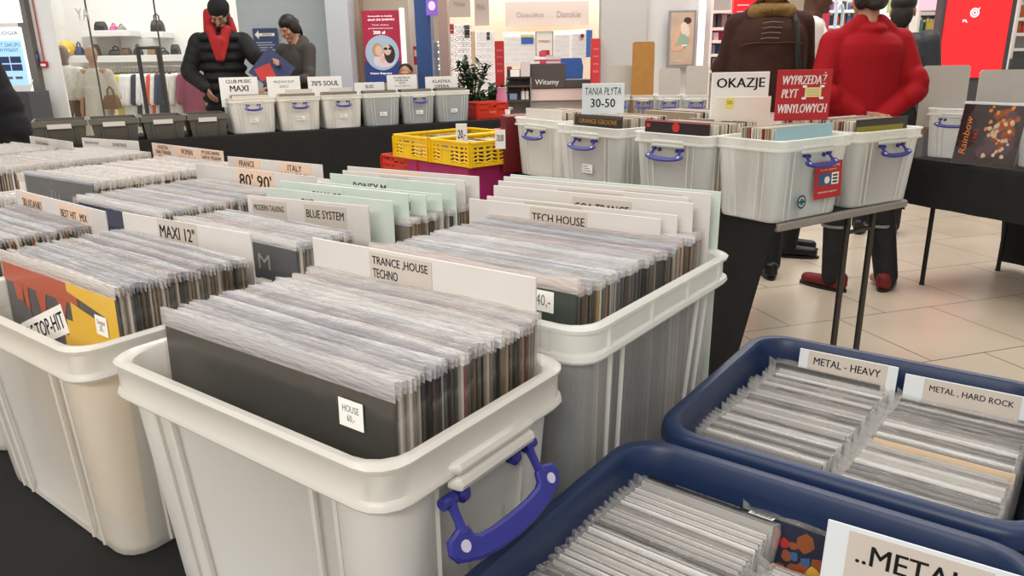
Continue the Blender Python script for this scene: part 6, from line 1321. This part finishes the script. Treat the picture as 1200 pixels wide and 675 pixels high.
def redscreen(label, px0, py0, px1, py1, D, paint, zfloor=None):
    o, w_, h = item('red_screen', label, 'screen', px0, py0, px1, py1, D, .08, mat('red_glow', '#e01f28', .4, emit=.55), zfloor=zfloor); deco(o, 'screen_picture', lambda q: paint(q, w_, h)); return o, w_, h
GL = mat('glow_white', '#fbe9f4', .5, emit=.9)
def rs1(q, w_, h):
    r = random.Random(4)
    for i in range(9): z = h * (.93 - .06 * i); q.box(-w_ * .42, -w_ * .42 + w_ * r.uniform(.12, .3), -.003, 0, z - .012, z, mat('screen_line', '#f2a6a8', .5, emit=.4))
    for i in range(5): z = h * (.93 - .07 * i); q.box(w_ * -.02, w_ * .03, -.003, 0, z - .02, z, mat('screen_line', '#f2a6a8', .5, emit=.4))
    text_mb('ROSSMANN', w_ * .62, h * .075, GL, .02, y=-.004, x=-w_ * .08, z=h * .30, mb=q)
redscreen('tall red lit screen with lines of pale text left of the brown jacket', 860, -60, 912, 70, 9.0, rs1)
# --- chemist on the right
wall('wall_chemist', 955, 1400, 12.2, .1, mat('chemist_white', '#dfe0de', .6), 0, 3.6)
s0, s1, zs = shelves('white chemist shelves left of the man in red', 958, 1003, 11.0, (12, 30, 46, 62), SH, mat('shelf_back2', '#dcd9d4', .6))
r = random.Random(11); PC = ['#d2564a', '#e0c04a', '#4a6ea8', '#d98a9a', '#e8e4de', '#5f9a78', '#c2653a', '#7a5a90', '#2f3a56']
def bottles(label, s0, s1, zs, D, group, n):
    pro = {}
    for z in zs:
        for i in range(n):
            c = r.choice(PC)
            if c not in pro:
                b = MB(); m_ = mat('product_' + c[1:], c, .4); b.lathe([(.03, 0), (.034, .01), (.034, .11), (.02, .13)], m_, 10); o = b.build('product_bottle', None, True); cp = MB(); cp.lathe([(.016, .128), (.016, .16), (.012, .162)], PAPERW, 8); cp.build('cap', o, True); pro[c] = o
            else: o = dup(pro[c])
            o.location = W3(s0 + .06 + (s1 - s0 - .12) * (i + .5) / n, D + .12, z + .001); k = r.uniform(.8, 1.15); o.scale = (k, k, k); tag(o, label, 'bottle', group)
bottles('small coloured bottle on the chemist shelves left of the man in red', s0, s1, zs, 11.0, 'bottles left of the man in red', 5)
mb = MB(); s, z = atD(979, 60, 10.6); zt = atD(979, 4, 10.6)[1]
mb.tube([(-.09, 0, 0), (-.09, 0, zt - .10), (-.06, 0, zt - .03), (0, 0, zt), (.06, 0, zt - .03), (.09, 0, zt - .10), (.09, 0, 0)], .022, mat('pale_blue_arch', '#b6d4e6', .3), 8); o = mb.build('security_gate', None, True, W3(s, 10.6, 0), (0, 0, HEAD + radians(40))); tag(o, 'pale blue arched security gate left of the man in red', 'security gate')
item('red_price_board', 'small red board on the chemist shelves beside the pale arch', 'board', 958, 14, 972, 36, 10.95, .02, mat('board_red', '#b93450', .5))
s0, s1, zs = shelves('white chemist shelves between the man in red and the red kiosk', 1072, 1112, 9.6, (14, 37, 62), SH, mat('shelf_back2', '#dcd9d4', .6)); bottles('small coloured bottle on the chemist shelves beside the red kiosk', s0, s1, zs[1:2], 9.6, 'bottles beside the red kiosk', 7); bottles('small bottle on the lower chemist shelf beside the red kiosk', s0, s1, zs[2:], 9.6, 'lower bottles beside the red kiosk', 5)
item('pink_sign', 'pale pink lit panel above the chemist shelves', 'panel', 1078, -20, 1110, 12, 9.55, .03, mat('pink_lit', '#f0c9d8', .5, emit=.5)); item('green_sign', 'pale green panel above the shoulder of the man in red', 'panel', 1042, -20, 1074, 15, 10.6, .03, mat('green_panel', '#b3c48d', .5))
item('grey_cabinet', 'grey cabinet under the chemist shelves beside the red kiosk', 'cabinet', 1066, 63, 1112, 76, 9.3, .25, mat('cabinet_light', '#b5b2ae', .5)); item('dark_plinth', 'dark plinth under the grey cabinet beside the red kiosk', 'plinth', 1066, 76, 1112, 140, 9.3, .25, mat('plinth_dark', '#4b4a4d', .5), zfloor=0, ztop=atD(1089, 76, 9.3)[1] - .002)
# kiosk
t = thing('display_kiosk', 'tall red lit kiosk with a dark frame at the right', 'kiosk', W3(atD(1143, 60, 6.9)[0], 6.9, 0), HEAD); c0 = atD(1143, 60, 6.9)[0]; k0 = atD(1103, 60, 6.9)[0] - c0; k1 = atD(1177, 60, 6.9)[0] - c0; zk = atD(1140, 91, 6.9)[1]
KF = mat('kiosk_frame', '#4a484b', .4)
b = MB(); b.box(k0 - .03, k1 + .06, .02, .14, .05, 2.25, KF, None, .01); b.build('frame', t); b = MB(); b.box(k0, k1, 0, .019, zk, 2.2, mat('kiosk_glow', '#f0272c', .4, emit=.62)); b.build('screen', t)['label'] = 'red lit screen'
b = MB(); b.box(k0 - .1, k1 + .12, -.12, .26, 0, .05, KF, None, .01); b.build('base', t)
b = MB(); gx, gz = atD(1142, 15, 6.9); gx -= c0
b.tube([(gx + .034 * cos(2 * pi * i / 16), -.004, gz + .034 * sin(2 * pi * i / 16)) for i in range(16)], .006, GL, 6, closed=True); b.tube([(gx + .016 * cos(2 * pi * i / 10), -.004, gz + .016 * sin(2 * pi * i / 10)) for i in range(10)], .005, GL, 6, closed=True); b.tube([(gx + .03, -.004, gz + .03), (gx + .038, -.004, gz + .04)], .005, GL, 5)
hx, hz = atD(1131, 24.5, 6.9); text_mb('PL', .045, .022, GL, .02, y=-.004, x=hx - c0, z=hz, mb=b); b.build('emblem', t)
s0, s1, zs = shelves('white chemist shelves at the right edge behind the kiosk', 1186, 1260, 9.0, (20, 38, 56), SH, mat('shelf_back2', '#dcd9d4', .6)); bottles('small coloured bottle on the shelves at the right edge', s0, s1, zs[:2], 9.0, 'bottles at the right edge', 9)
item('dark_plinth', 'dark plinth under the shelves at the right edge', 'plinth', 1180, 68, 1260, 140, 8.9, .05, mat('plinth_dark', '#4b4a4d', .5), zfloor=0)
